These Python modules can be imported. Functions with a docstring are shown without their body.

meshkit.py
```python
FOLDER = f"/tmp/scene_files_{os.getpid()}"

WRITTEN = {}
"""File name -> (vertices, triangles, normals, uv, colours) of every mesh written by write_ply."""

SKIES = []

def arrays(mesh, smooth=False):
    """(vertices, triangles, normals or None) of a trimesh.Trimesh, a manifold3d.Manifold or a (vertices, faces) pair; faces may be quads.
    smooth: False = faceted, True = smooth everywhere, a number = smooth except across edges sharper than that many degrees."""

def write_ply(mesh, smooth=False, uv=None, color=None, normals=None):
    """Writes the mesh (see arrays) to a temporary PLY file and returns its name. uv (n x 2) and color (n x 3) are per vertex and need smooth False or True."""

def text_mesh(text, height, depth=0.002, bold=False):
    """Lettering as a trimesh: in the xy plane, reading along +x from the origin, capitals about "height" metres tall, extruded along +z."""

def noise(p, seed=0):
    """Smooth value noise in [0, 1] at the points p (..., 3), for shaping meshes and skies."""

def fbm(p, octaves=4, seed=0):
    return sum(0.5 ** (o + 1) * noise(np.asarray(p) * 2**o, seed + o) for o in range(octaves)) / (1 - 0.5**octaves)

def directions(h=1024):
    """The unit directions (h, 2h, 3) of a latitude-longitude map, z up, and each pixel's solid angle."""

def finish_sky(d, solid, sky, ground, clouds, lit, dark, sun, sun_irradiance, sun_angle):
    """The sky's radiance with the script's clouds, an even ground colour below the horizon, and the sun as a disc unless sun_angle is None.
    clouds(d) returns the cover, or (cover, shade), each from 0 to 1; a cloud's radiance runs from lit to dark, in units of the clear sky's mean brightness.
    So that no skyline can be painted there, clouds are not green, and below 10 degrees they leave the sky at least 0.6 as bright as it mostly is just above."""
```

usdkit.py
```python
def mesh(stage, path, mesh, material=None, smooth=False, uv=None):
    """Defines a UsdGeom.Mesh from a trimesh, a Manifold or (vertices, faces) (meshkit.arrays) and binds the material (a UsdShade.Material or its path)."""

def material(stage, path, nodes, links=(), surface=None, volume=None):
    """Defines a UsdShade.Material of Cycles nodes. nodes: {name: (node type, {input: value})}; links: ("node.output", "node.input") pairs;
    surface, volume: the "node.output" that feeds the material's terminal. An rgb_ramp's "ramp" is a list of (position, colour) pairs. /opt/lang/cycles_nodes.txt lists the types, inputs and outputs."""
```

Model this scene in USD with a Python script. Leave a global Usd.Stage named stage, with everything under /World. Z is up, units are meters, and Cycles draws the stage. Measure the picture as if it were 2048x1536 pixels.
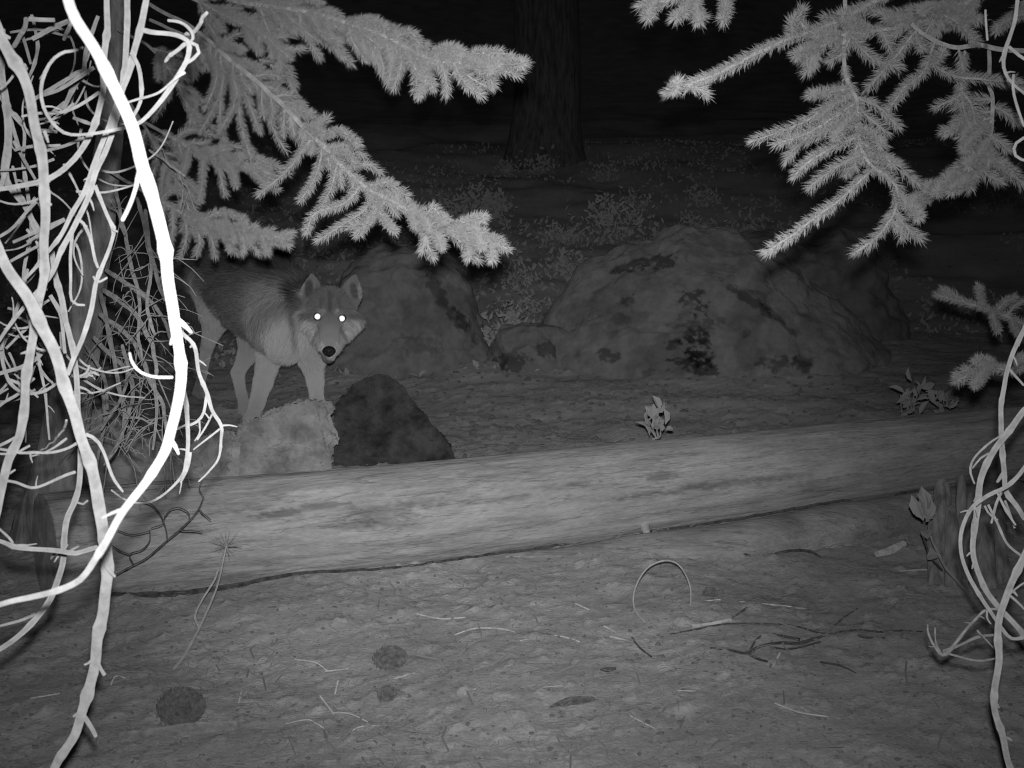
import math, random
import numpy as np, trimesh, usdkit, meshkit
from pxr import Usd, UsdGeom, UsdLux, UsdShade, Gf, Sdf, Vt

stage = Usd.Stage.CreateInMemory()
UsdGeom.SetStageUpAxis(stage, 'Z'); UsdGeom.SetStageMetersPerUnit(stage, 1.0)
UsdGeom.Xform.Define(stage, '/World'); UsdGeom.Scope.Define(stage, '/World/Looks')

# ------------------------------------------------------------------ camera
CAM_H, PITCH, FPX = 1.19, math.radians(10.15), 2668.0          # trail camera strapped to a trunk, 42 degree lens
cam = UsdGeom.Camera.Define(stage, '/World/camera')
cam.CreateHorizontalApertureAttr(36.0); cam.CreateVerticalApertureAttr(27.0)
cam.CreateFocalLengthAttr(FPX / 2048 * 36.0)
cam.CreateClippingRangeAttr((0.05, 500.0))
cam.CreateExposureAttr(0.0)
cam.CreateFStopAttr(19.0); cam.CreateFocusDistanceAttr(4.3)
cam.AddTranslateOp().Set(Gf.Vec3d(0, 0, CAM_H))
cam.AddRotateXOp().Set(90 - math.degrees(PITCH))

# ------------------------------------------------------------------ night sky, faint moon, infrared flash of the camera
SUN_EL, SUN_ROT = math.radians(38), math.radians(-60)
night = usdkit.material(stage, '/World/Looks/night_sky', {
    'sky': ('sky_texture', {'sky_type': 'single_scattering', 'sun_disc': False, 'sun_elevation': SUN_EL, 'sun_rotation': SUN_ROT, 'altitude': 1900.0}),
    'bw': ('rgb_to_bw', {}), 'bg': ('background_shader', {'strength': 0.0030})},
    [('sky.color', 'bw.color'), ('bw.val', 'bg.color')], surface='bg.background')
dome = UsdLux.DomeLight.Define(stage, '/World/sky')
dome.CreateIntensityAttr(1.0)  # sky strength is raised as ambient fill to lift the blacks
UsdShade.MaterialBindingAPI.Apply(dome.GetPrim()).Bind(night)
dome.GetPrim().SetCustomDataByKey('label', 'night sky above the forest, brightened to fill the shadows'); dome.GetPrim().SetCustomDataByKey('kind', 'structure')
moon = UsdLux.DistantLight.Define(stage, '/World/moon')
moon.CreateNormalizeAttr(True); moon.CreateIntensityAttr(0.001); moon.CreateAngleAttr(0.5)
moon.AddRotateZOp().Set(-math.degrees(SUN_ROT)); moon.AddRotateXOp().Set(-(90 - math.degrees(SUN_EL)))
def led_bank(name, x, power, cone):
    """One bank of the infrared LEDs just above the lens."""
    l = UsdLux.SphereLight.Define(stage, '/World/' + name)
    l.CreateRadiusAttr(0.012); l.CreateIntensityAttr(power); l.CreateNormalizeAttr(True)
    s = UsdLux.ShapingAPI.Apply(l.GetPrim()); s.CreateShapingConeAngleAttr(cone); s.CreateShapingConeSoftnessAttr(1.0)
    l.AddTranslateOp().Set(Gf.Vec3d(x, 0.0, CAM_H + 0.046))
    l.AddRotateZOp().Set(1.5); l.AddRotateXOp().Set(90 - math.degrees(PITCH) + 1.0)
led_bank('flash_narrow', -0.006, 70.0, 19.5)
led_bank('flash_wide', 0.006, 54.0, 36.0)

# ------------------------------------------------------------------ helpers
CAM = np.array([0, 0, CAM_H]); FWD = np.array([0, math.cos(PITCH), -math.sin(PITCH)]); UP = np.array([0, math.sin(PITCH), math.cos(PITCH)]); RIGHT = np.array([1.0, 0, 0])

def P(px, py, d):
    """The point of the place at depth d that the photograph shows at (px, py)."""
    return CAM + d * (FWD + (px - 1024) / FPX * RIGHT - (py - 768) / FPX * UP)

def project(v):
    r = np.asarray(v) - CAM; d = r @ FWD
    return 1024 + FPX * (r @ RIGHT) / d, 768 - FPX * (r @ UP) / d, d

def smooth01(t):
    t = np.clip(t, 0, 1); return t * t * (3 - 2 * t)

def fbm(p, octaves=4, seed=0): return meshkit.fbm(np.asarray(p, float), octaves, seed)

def ground_base(x, y):
    x, y = np.asarray(x, float), np.asarray(y, float)
    z = .16 * (np.sqrt((y - 8.2) ** 2 + .8) + (y - 8.2)) / 2 - .105 * (np.sqrt((y - 15.5) ** 2 + 2.0) + (y - 15.5)) / 2
    q = np.stack([x * .55, y * .55, 0 * x], -1)
    z = z + (fbm(q, 3, 5) - .5) * (.10 + .25 * smooth01((y - 7) / 6))
    z = z + 16 * smooth01((y - 24) / 60)                              # hillside beyond the flash, added to hide the brightened sky
    z = z + .10 * np.exp(-(((x - 1.05) / 1.0) ** 2 + ((y - 7.3) / .75) ** 2)) + .07 * np.exp(-(((x + .55) / .5) ** 2 + ((y - 7.4) / .55) ** 2))
    z = z - .03 * np.exp(-((x + .9) ** 2 + (y - 6.2) ** 2) / .35)
    return z

def ground_z(x, y):
    x, y = np.asarray(x, float), np.asarray(y, float)
    q = np.stack([x, y, 0 * x], -1)
    z = ground_base(x, y) + (fbm(q * 4.0, 3, 11) - .5) * .045 + (fbm(q * 26.0, 3, 23) - .5) * .009
    pit = np.maximum(fbm(q * 9.0, 2, 31) - .56, 0)
    return z - pit * .012 + np.maximum(fbm(q * 46.0, 2, 47) - .6, 0) * .04

def ground_at(px, py):
    d = np.linspace(1.6, 40, 6000)
    pts = CAM + d[:, None] * (FWD + (px - 1024) / FPX * RIGHT - (py - 768) / FPX * UP)[None]
    below = pts[:, 2] < ground_base(pts[:, 0], pts[:, 1])
    k = int(np.argmax(below)) if below.any() else 5999
    return pts[k], d[k]

NAMES = {}
def path_for(name, parent='/World'):
    key = f'{parent}/{name}'; n = NAMES.get(key, 0); NAMES[key] = n + 1
    return key if n == 0 else f'{key}_{n:03d}'

def tag(prim, label=None, cat=None, group=None, kind=None):
    for k, v in (('label', label), ('category', cat), ('group', group), ('kind', kind)):
        if v: prim.SetCustomDataByKey(k, v)
    return prim

def thing(name, label, cat, group=None, base=(0, 0, 0)):
    x = UsdGeom.Xform.Define(stage, path_for(name))
    x.AddTranslateOp().Set(Gf.Vec3d(*map(float, base)))
    tag(x.GetPrim(), label, cat, group)
    return str(x.GetPath()), np.asarray(base, float)

def sub(name, parent):
    x = UsdGeom.Xform.Define(stage, path_for(name, parent[0])); return str(x.GetPath()), parent[1]

def put(name, mesh, material, parent=None, smooth=True, colors=None, kind=None, label=None):
    """One mesh; world coordinates are made relative to the thing's base."""
    v, f = (mesh.vertices, mesh.faces) if hasattr(mesh, 'vertices') else mesh
    v = np.asarray(v, float) - (parent[1] if parent else 0)
    m = usdkit.mesh(stage, path_for(name, parent[0] if parent else '/World'), trimesh.Trimesh(v, f, process=False), material, smooth=smooth)
    if colors is not None:
        c = np.repeat(np.asarray(colors, np.float32).reshape(-1, 1), 3, 1)
        UsdGeom.PrimvarsAPI(m).CreatePrimvar('tone', Sdf.ValueTypeNames.Color3fArray, 'vertex').Set(Vt.Vec3fArray.FromNumpy(c))
    tag(m.GetPrim(), label=label, kind=kind)
    return str(m.GetPath()), (parent[1] if parent else np.zeros(3))

def join(ms):
    vs, fs, n = [], [], 0
    for v, f in ms:
        vs.append(np.asarray(v, float)); fs.append(np.asarray(f, int) + n); n += len(v)
    return np.vstack(vs), np.vstack(fs)

def spline(pts, step=None, n=None):
    """Catmull-Rom through rows (x, y, z, radius), resampled evenly."""
    p = np.asarray(pts, float)
    if len(p) == 2: p = np.vstack([p[0], p.mean(0), p[1]])
    q = np.vstack([2 * p[0] - p[1], p, 2 * p[-1] - p[-2]])
    out = []
    for i in range(1, len(q) - 2):
        t = np.linspace(0, 1, 12, endpoint=False)[:, None]
        a, b, c, d = q[i - 1], q[i], q[i + 1], q[i + 2]
        out.append(.5 * (2 * b + (c - a) * t + (2 * a - 5 * b + 4 * c - d) * t ** 2 + (-a + 3 * b - 3 * c + d) * t ** 3))
    o = np.vstack(out + [p[-1:]])
    s = np.r_[0, np.cumsum(np.linalg.norm(np.diff(o[:, :3], axis=0), axis=1))]
    n = n or max(4, int(s[-1] / step) + 1)
    t = np.linspace(0, s[-1], n)
    return np.stack([np.interp(t, s, o[:, k]) for k in range(4)], 1)

def frames(c):
    t = np.gradient(c, axis=0); t /= np.maximum(np.linalg.norm(t, axis=1, keepdims=True), 1e-12)
    u = np.zeros_like(t); a = np.array([0, 0, 1.0]) if abs(t[0, 2]) < .9 else np.array([1.0, 0, 0])
    u0 = np.cross(t[0], a); u0 /= np.linalg.norm(u0)
    for i in range(len(t)):
        u0 = u0 - t[i] * (u0 @ t[i]); u0 /= np.linalg.norm(u0); u[i] = u0
    return t, u, np.cross(t, u)

def tube(path, sides=7, rough=0.0, seed=0, cap=True):
    """path rows (x, y, z, radius)."""
    c, r = path[:, :3], path[:, 3]
    _, u, w = frames(c)
    a = np.linspace(0, 2 * np.pi, sides, endpoint=False)
    ring = np.cos(a)[None, :, None] * u[:, None] + np.sin(a)[None, :, None] * w[:, None]
    rr = np.repeat(r[:, None], sides, 1)
    if rough:
        rr = rr * (1 + rough * 2 * (fbm(c[:, None] / (r.mean() * 5) + ring * .8, 3, seed) - .5))
    v = (c[:, None] + ring * rr[..., None]).reshape(-1, 3)
    n = len(c); i = np.arange(n - 1)[:, None] * sides; j = np.arange(sides)[None]; k = (j + 1) % sides
    f = np.concatenate([np.stack([i + j, i + k, i + sides + k], -1).reshape(-1, 3), np.stack([i + j, i + sides + k, i + sides + j], -1).reshape(-1, 3)])
    if cap:
        v = np.vstack([v, c[0], c[-1]]); m = n * sides
        f = np.vstack([f, np.stack([k[0] * 1, j[0], np.full(sides, m)], -1), np.stack([(n - 1) * sides + j[0], (n - 1) * sides + k[0], np.full(sides, m + 1)], -1)])
    return v, f

def pixpath(pts, d0, d1=None, step=.012, wscale=1.0, jit=0.0, seed=0):
    """pts rows (px, py, width in px); depth runs from d0 to d1."""
    pts = np.asarray(pts, float); d1 = d0 if d1 is None else d1
    s = np.r_[0, np.cumsum(np.linalg.norm(np.diff(pts[:, :2], axis=0), axis=1))]; s /= s[-1]
    d = d0 + (d1 - d0) * s
    rows = np.array([[*P(a, b, e), w * wscale / 2 / FPX * e] for (a, b, w), e in zip(pts, d)])
    o = spline(rows, step=step)
    if jit:
        o[:, :3] += (np.stack([fbm(o[:, :3] * 14, 2, seed + k) for k in range(3)], -1) - .5) * jit
    return o

def twig_bumps(o, rng, every=.07, grow=.28):
    """Nodes and bud scars along a bare twig."""
    s = np.r_[0, np.cumsum(np.linalg.norm(np.diff(o[:, :3], axis=0), axis=1))]
    o = o.copy(); t = rng.uniform(0, every)
    while t < s[-1]:
        o[:, 3] *= 1 + grow * rng.uniform(.4, 1) * np.exp(-((s - t) / (o[:, 3].mean() * 1.3)) ** 2); t += every * rng.uniform(.5, 1.8)
    return o

def spur(o, rng, k, length, bend=.5):
    t, u, w = frames(o[:, :3]); a = rng.uniform(0, 2 * np.pi)
    dirn = u[k] * np.cos(a) + w[k] * np.sin(a) + t[k] * rng.uniform(.1, .9); dirn /= np.linalg.norm(dirn)
    r = o[k, 3] * .45; b = o[k, :3]
    return tube(spline(np.array([[*b, r * 1.3], [*(b + dirn * length * .5), r], [*(b + dirn * length + t[k] * length * bend * .4), r * .5]]), n=5), 5)

# ------------------------------------------------------------------ materials (near infrared: everything is grey)
def g(x): return (x, x, x)
LOOKS = '/World/Looks/'
def rough_mat(name, lo, hi, scale, stretch=(1, 1, 1), rough=1.0, detail=6, bump=.4, bump_scale=None, bump_dist=.01, coord='object', contrast=(.35, .65), extra=None, spec=.15):
    nodes = {'tc': ('texture_coordinate', {}) if coord == 'object' else ('geometry', {}),
             'mp': ('mapping', {'scale': stretch}),
             'n': ('noise_texture', {'scale': scale, 'detail': detail, 'roughness': .65}),
             'r': ('rgb_ramp', {'ramp': [(contrast[0], g(lo)), (contrast[1], g(hi))]}),
             'n2': ('noise_texture', {'scale': bump_scale or scale * 3, 'detail': 5, 'roughness': .7}),
             'b': ('bump', {'strength': bump, 'distance': bump_dist}),
             'p': ('principled_bsdf', {'roughness': .9, 'diffuse_roughness': rough, 'specular_ior_level': spec})}
    src = 'tc.object' if coord == 'object' else 'tc.position'
    links = [(src, 'mp.vector'), ('mp.vector', 'n.vector'), ('mp.vector', 'n2.vector'), ('n.fac', 'r.fac'), ('n2.fac', 'b.height'), ('b.normal', 'p.normal')]
    last = 'r.color'
    if extra:                                            # large dark stains or a vertex tone multiply the colour
        for k, v in extra['nodes'].items(): nodes[k] = v
        links += extra['links']; last = extra['out']
    links.append((last, 'p.base_color'))
    return usdkit.material(stage, LOOKS + name, nodes, links, surface='p.BSDF')

def tone_extra(attr='tone'):
    return {'nodes': {'at': ('attribute', {'attribute': attr}), 'mx': ('mix_color', {'blend_type': 'multiply', 'fac': 1.0})},
            'links': [('at.color', 'mx.a'), ('r.color', 'mx.b')], 'out': 'mx.result'}

M = {}
M['soil'] = rough_mat('forest_litter_soil', .37, .58, 70, detail=8, bump=.7, bump_scale=130, bump_dist=.02, coord='world', contrast=(.25, .78), extra={
    'nodes': {'big': ('noise_texture', {'scale': 1.9, 'detail': 4, 'roughness': .6}), 'br': ('rgb_ramp', {'ramp': [(.33, g(.74)), (.62, g(1.08))]}), 'mx': ('mix_color', {'blend_type': 'multiply', 'fac': 1.0})},
    'links': [('tc.position', 'big.vector'), ('big.fac', 'br.fac'), ('br.color', 'mx.a'), ('r.color', 'mx.b')], 'out': 'mx.result'})
M['log'] = rough_mat('weathered_log_wood', rough=.25, spec=.3, lo=.33, hi=.64, scale=6.0, stretch=(.8, 4.2, 4.2), detail=12, bump=.5, bump_scale=22, bump_dist=.010, contrast=(.27, .73), extra={
    'nodes': {'m2': ('mapping', {'scale': (1.1, 7.5, 7.5)}), 'st': ('noise_texture', {'scale': 2.1, 'detail': 7, 'roughness': .72}), 'sr': ('rgb_ramp', {'ramp': [(.30, g(.62)), (.42, g(.88)), (.52, g(1.0))]}), 'mx': ('mix_color', {'blend_type': 'multiply', 'fac': 1.0}),
              'at': ('attribute', {'attribute': 'tone'}), 'my': ('mix_color', {'blend_type': 'multiply', 'fac': 1.0}),
              'm3': ('mapping', {'scale': (.55, 9, 9)}), 'ck': ('noise_texture', {'scale': 3.0, 'detail': 4, 'roughness': .6}), 'cr': ('rgb_ramp', {'ramp': [(0, g(1)), (.484, g(1)), (.5, g(.62)), (.516, g(1)), (1, g(1))]}), 'mz': ('mix_color', {'blend_type': 'multiply', 'fac': 1.0}),
              'm4': ('mapping', {'scale': (1, 5, 5)}), 'fg': ('noise_texture', {'scale': 38, 'detail': 6, 'roughness': .75}), 'fr': ('rgb_ramp', {'ramp': [(.32, g(.74)), (.62, g(1.06))]}), 'mw': ('mix_color', {'blend_type': 'multiply', 'fac': 1.0, 'use_clamp': False})},
    'links': [('tc.object', 'm2.vector'), ('m2.vector', 'st.vector'), ('st.fac', 'sr.fac'), ('sr.color', 'mx.a'), ('r.color', 'mx.b'), ('mx.result', 'my.a'), ('at.color', 'my.b'), ('tc.object', 'm3.vector'), ('m3.vector', 'ck.vector'), ('ck.fac', 'cr.fac'), ('cr.color', 'mz.a'), ('my.result', 'mz.b'), ('tc.object', 'm4.vector'), ('m4.vector', 'fg.vector'), ('fg.fac', 'fr.fac'), ('fr.color', 'mw.a'), ('mz.result', 'mw.b')], 'out': 'mw.result'})
M['pale_rock'] = rough_mat('pale_rotten_rock', .20, .60, 11, detail=8, bump=.6, bump_dist=.02, coord='world', contrast=(.3, .7))
M['dark_rock'] = rough_mat('dark_rock', .03, .13, 14, detail=10, bump=.7, bump_dist=.02, coord='world')
M['boulder'] = rough_mat('granite_boulder', .20, .38, 13, detail=12, bump=.8, bump_scale=60, bump_dist=.02, coord='world', contrast=(.3, .72), extra=tone_extra())
M['bark'] = rough_mat('fir_bark', .16, .46, 20, stretch=(1.6, 1.6, .35), detail=8, bump=.8, bump_dist=.012, coord='world')
M['far_bark'] = rough_mat('far_bark', .09, .25, 12, stretch=(2, 2, .4), detail=7, bump=.6, bump_dist=.05, coord='world')
M['twig'] = rough_mat('bare_twig', .33, .48, 60, detail=5, bump=.25, bump_dist=.004, coord='world')
M['grey_twig'] = rough_mat('grey_twig', .22, .38, 60, detail=5, bump=.25, bump_dist=.004, coord='world')
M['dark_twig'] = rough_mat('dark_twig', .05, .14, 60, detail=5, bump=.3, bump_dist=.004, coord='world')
M['pale_wood'] = rough_mat('pale_fallen_wood', .42, .66, 40, detail=6, bump=.4, bump_dist=.006, coord='world')
M['stump'] = rough_mat('splintered_wood', .14, .40, 9, stretch=(5, 5, .7), detail=8, bump=.7, bump_dist=.012, coord='world')
M['cone'] = rough_mat('fir_cone_scale', .09, .21, 90, detail=4, bump=.3, bump_dist=.003, coord='world')
def leaf_mat(name, tone, spread):
    return usdkit.material(stage, LOOKS + name, {
        'ge': ('geometry', {}), 'r': ('rgb_ramp', {'ramp': [(0, g(tone - spread)), (1, g(tone + spread))]}),
        'd': ('diffuse_bsdf', {'roughness': .3}), 't': ('translucent_bsdf', {}), 'm': ('mix_closure', {'fac': .27})},
        [('ge.random_per_island', 'r.fac'), ('r.color', 'd.color'), ('r.color', 't.color'), ('d.BSDF', 'm.closure1'), ('t.BSDF', 'm.closure2')], surface='m.closure')
M['needle'] = leaf_mat('fir_needle', .47, .08)
M['leaf'] = leaf_mat('broad_leaf', .66, .16)
M['shrub_leaf'] = leaf_mat('shrub_leaf', .80, .15)
M['straw'] = leaf_mat('fallen_needle_straw', .60, .22)
M['crumb'] = leaf_mat('soil_crumb', .38, .10)

# ------------------------------------------------------------------ forest floor: one sheet out to the dark
def axis(segs):
    out = []
    for a, b, s0, s1 in segs:
        x = a
        while x < b - 1e-6:
            out.append(x); x += s0 + (s1 - s0) * (x - a) / (b - a)
    return np.array(out + [segs[-1][1]])
gx = axis([(.0, 1.5, .0125, .0125), (1.5, 3, .0125, .06), (3, 9, .06, .5), (9, 130, .5, 20)]); gx = np.r_[-gx[:0:-1], gx]
gy = np.r_[axis([(-30, -2, 6, 1), (-2, 2.2, .8, .012), (2.2, 4.6, .012, .012), (4.6, 8, .012, .03), (8, 14, .03, .10), (14, 40, .1, 2), (40, 160, 2, 30)])]
XX, YY = np.meshgrid(gx, gy, indexing='ij')
V = np.stack([XX, YY, ground_z(XX, YY)], -1).reshape(-1, 3)
nx, ny = len(gx), len(gy); ii = (np.arange(nx - 1)[:, None] * ny + np.arange(ny - 1)[None]).ravel()
F = np.vstack([np.stack([ii, ii + ny, ii + ny + 1], -1), np.stack([ii, ii + ny + 1, ii + 1], -1)])
floor = put('forest_floor', (V, F), M['soil'])
tag(stage.GetPrimAtPath(floor[0]), 'forest floor of soil, crumbled litter and needles', kind='structure')

# ------------------------------------------------------------------ the fallen log across the middle
def log_point(px, top, bottom):
    a, b = math.atan((top - 768) / FPX), math.atan((bottom - 768) / FPX)
    mid, half = PITCH + (a + b) / 2, (b - a) / 2
    sx = math.hypot(1, (px - 1024) / FPX)
    D = CAM_H / (math.sin(mid) + .93 * math.sin(half)); r = D * math.sin(half)
    return np.array([*P(px, 768 + FPX * math.tan((a + b) / 2), D * math.cos((a + b) / 2)), r])
LOGP = np.array([log_point(*q) for q in ((90, 985, 1222), (300, 966, 1186), (600, 946, 1152), (900, 921, 1117), (1200, 892, 1076), (1500, 862, 1036), (1800, 832, 990), (2000, 815, 960), (2300, 790, 920))])
LOGP[:, 3] = np.poly1d(np.polyfit(np.arange(9), LOGP[:, 3], 2))(np.arange(9))
lc = spline(LOGP, n=620)
sides = 150
t_, u_, w_ = frames(lc[:, :3])
ang = np.linspace(0, 2 * np.pi, sides, endpoint=False)
ring = np.cos(ang)[None, :, None] * u_[:, None] + np.sin(ang)[None, :, None] * w_[:, None]
s_ = np.r_[0, np.cumsum(np.linalg.norm(np.diff(lc[:, :3], axis=0), axis=1))]
q = np.stack([np.repeat(s_[:, None], sides, 1), ring[..., 1] + 0 * s_[:, None], ring[..., 2] + 0 * s_[:, None]], -1)
rel = 1 + .05 * (fbm(q * [1.1, 1.3, 1.3], 3, 3) - .5) + .05 * (fbm(q * [2.6, 7, 7], 4, 8) - .5)
crack = np.abs(fbm(q * [1.0, 6.5, 6.5], 3, 77) - .5)
rel -= .022 * np.exp(-(crack / .012) ** 2)
lv = (lc[:, None, :3] + ring * (lc[:, 3][:, None] * rel)[..., None]).reshape(-1, 3)
_, lf = tube(lc, sides)
lv = np.vstack([lv, lc[0, :3], lc[-1, :3]])
LOG0 = lc[0, :3]; lax = (lc[-1, :3] - lc[0, :3]); lrot = math.degrees(math.atan2(lax[1], lax[0]))
logx = UsdGeom.Xform.Define(stage, path_for('fallen_log'))
logx.AddTranslateOp().Set(Gf.Vec3d(*map(float, LOG0))); logx.AddRotateZOp().Set(lrot)
tag(logx.GetPrim(), 'long pale bleached fallen tree trunk lying across the middle', 'log')
def to_log(v):
    v = np.asarray(v) - LOG0; a = -math.radians(lrot)
    return np.stack([v[:, 0] * math.cos(a) - v[:, 1] * math.sin(a), v[:, 0] * math.sin(a) + v[:, 1] * math.cos(a), v[:, 2]], -1)
lpx, lpy, _ = project(lv)
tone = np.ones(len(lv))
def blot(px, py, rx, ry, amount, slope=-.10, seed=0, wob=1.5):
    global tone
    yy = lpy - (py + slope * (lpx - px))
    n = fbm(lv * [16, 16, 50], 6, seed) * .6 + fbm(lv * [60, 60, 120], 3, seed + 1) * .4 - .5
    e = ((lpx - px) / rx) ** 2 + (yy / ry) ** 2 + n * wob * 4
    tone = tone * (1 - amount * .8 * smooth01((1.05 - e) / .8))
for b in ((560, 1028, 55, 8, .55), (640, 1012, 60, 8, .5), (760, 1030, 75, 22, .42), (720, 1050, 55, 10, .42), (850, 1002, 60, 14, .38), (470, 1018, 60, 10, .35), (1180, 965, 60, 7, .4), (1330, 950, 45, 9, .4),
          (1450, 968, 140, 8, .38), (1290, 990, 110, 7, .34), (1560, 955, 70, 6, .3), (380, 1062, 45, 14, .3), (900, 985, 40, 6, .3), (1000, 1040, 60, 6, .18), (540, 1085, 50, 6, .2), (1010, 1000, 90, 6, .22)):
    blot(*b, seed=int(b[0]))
LOGPART = (str(logx.GetPath()), np.zeros(3))
tp = put('trunk', (to_log(lv), lf), M['log'], LOGPART, smooth=True, colors=tone)
# knot and its broken stub where the crack under the log kinks, small knot holes
def log_surface(px, py):
    k = int(np.argmin((lpx - px) ** 2 + (lpy - py) ** 2 + 1e3 * ((lv - CAM) @ FWD > np.interp(px, [90, 2300], [3.6, 5.4]))))
    return lv[k]
kb = log_surface(1288, 1050)
stub = spline(np.array([[*(kb + [0, .03, .01]), .02], [*(kb + [.003, -.012, -.008]), .014], [*(kb + [.008, -.035, -.024]), .009]]), n=9)
sv, sf = tube(stub, 10, .25, 4); put('knot_stub', (to_log(sv), sf), M['log'], LOGPART, colors=np.full(len(sv), 1.0))
strip = []  # dark tube standing in for the contact shadow under the log
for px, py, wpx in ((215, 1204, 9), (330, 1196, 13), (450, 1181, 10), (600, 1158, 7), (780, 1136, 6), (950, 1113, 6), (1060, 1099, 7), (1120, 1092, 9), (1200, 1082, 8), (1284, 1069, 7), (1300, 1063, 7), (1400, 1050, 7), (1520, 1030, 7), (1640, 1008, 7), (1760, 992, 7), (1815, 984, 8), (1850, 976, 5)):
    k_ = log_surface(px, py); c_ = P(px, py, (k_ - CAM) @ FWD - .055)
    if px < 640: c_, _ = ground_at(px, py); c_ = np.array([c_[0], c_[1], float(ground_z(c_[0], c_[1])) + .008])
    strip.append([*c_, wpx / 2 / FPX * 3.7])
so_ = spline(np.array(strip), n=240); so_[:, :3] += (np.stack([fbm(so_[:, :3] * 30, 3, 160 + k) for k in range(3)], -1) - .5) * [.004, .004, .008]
sv, sf = tube(so_, 7, .35, 12); put('contact_shade', (to_log(sv), sf), M['dark_twig'], LOGPART, label='thin dark strip standing in for the shade along the foot of the log')
# half buried smaller trunk along the foot of the log on the right
low = []
for px, top, bot in ((1010, 1106, 1116), (1150, 1086, 1112), (1320, 1058, 1114), (1500, 1030, 1112), (1680, 1004, 1092), (1850, 975, 1060), (2060, 955, 1030)):
    p, d = ground_at(px, bot); h = (bot - top) / FPX * d
    low.append([p[0], p[1] + h * .62, p[2] + h * .12, h * .62])
lo = spline(np.array(low), n=160); lo[:, :3] += (np.stack([fbm(lo[:, :3] * 3, 2, 60 + k) for k in range(3)], -1) - .5) * .03
root, rb = thing('half_buried_log', 'smaller half buried log pressed against the foot of the long pale log', 'log', base=lo[0, :3])
v, f = tube(lo, 40, .07, 6); put('trunk', (v, f), M['log'], (root, rb), colors=np.clip(.74 + .9 * (fbm(v * 6, 4, 88) - .45), .45, 1.0))

# ------------------------------------------------------------------ rocks
def slab_rock(outline, d0, d1, shrink, amp, seed, size=.022, freq=7, wall=1.0):
    """A rough rock whose face towards the log follows the outline; the back is further off and smaller."""
    from shapely.geometry import Polygon
    ol = np.asarray(outline, float); c = ol.mean(0)
    poly = Polygon(ol / 1000.0)
    m = trimesh.creation.extrude_polygon(poly, 1.0)
    v, f = trimesh.remesh.subdivide_to_size(m.vertices * [1, 1, .12], m.faces, .0065)
    v = v / [1, 1, .12]
    w = v[:, 2]
    px, py = v[:, 0] * 1000, v[:, 1] * 1000
    k = 1 - shrink * w; top = np.clip((c[1] + 60 - py) / 120, 0, 1)
    px = c[0] + (px - c[0]) * k; py = c[1] + (py - c[1]) * k
    d = d0 + (d1 - d0) * w
    # the face leans back towards its top and bulges
    d = d + .10 * top * (1 - w)
    pos = CAM + d[:, None] * (FWD + ((px - 1024) / FPX)[:, None] * RIGHT - ((py - 768) / FPX)[:, None] * UP)
    m = trimesh.Trimesh(pos, f, process=True); m.merge_vertices()
    n = m.vertex_normals
    q = m.vertices * freq
    dis = (fbm(q, 5, seed) - .5) * 2.6 * amp - np.abs(fbm(q * .9, 4, seed + 9) - .5) * 3.6 * amp + np.floor(fbm(q * [1.2, 1.2, 2.4], 4, seed + 5) * 7) / 7 * 1.6 * amp - .8 * amp + (fbm(q * 6, 3, seed + 2) - .5) * .8 * amp
    m.vertices = m.vertices + n * dis[:, None]
    if m.volume < 0: m.invert()
    return m

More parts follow.
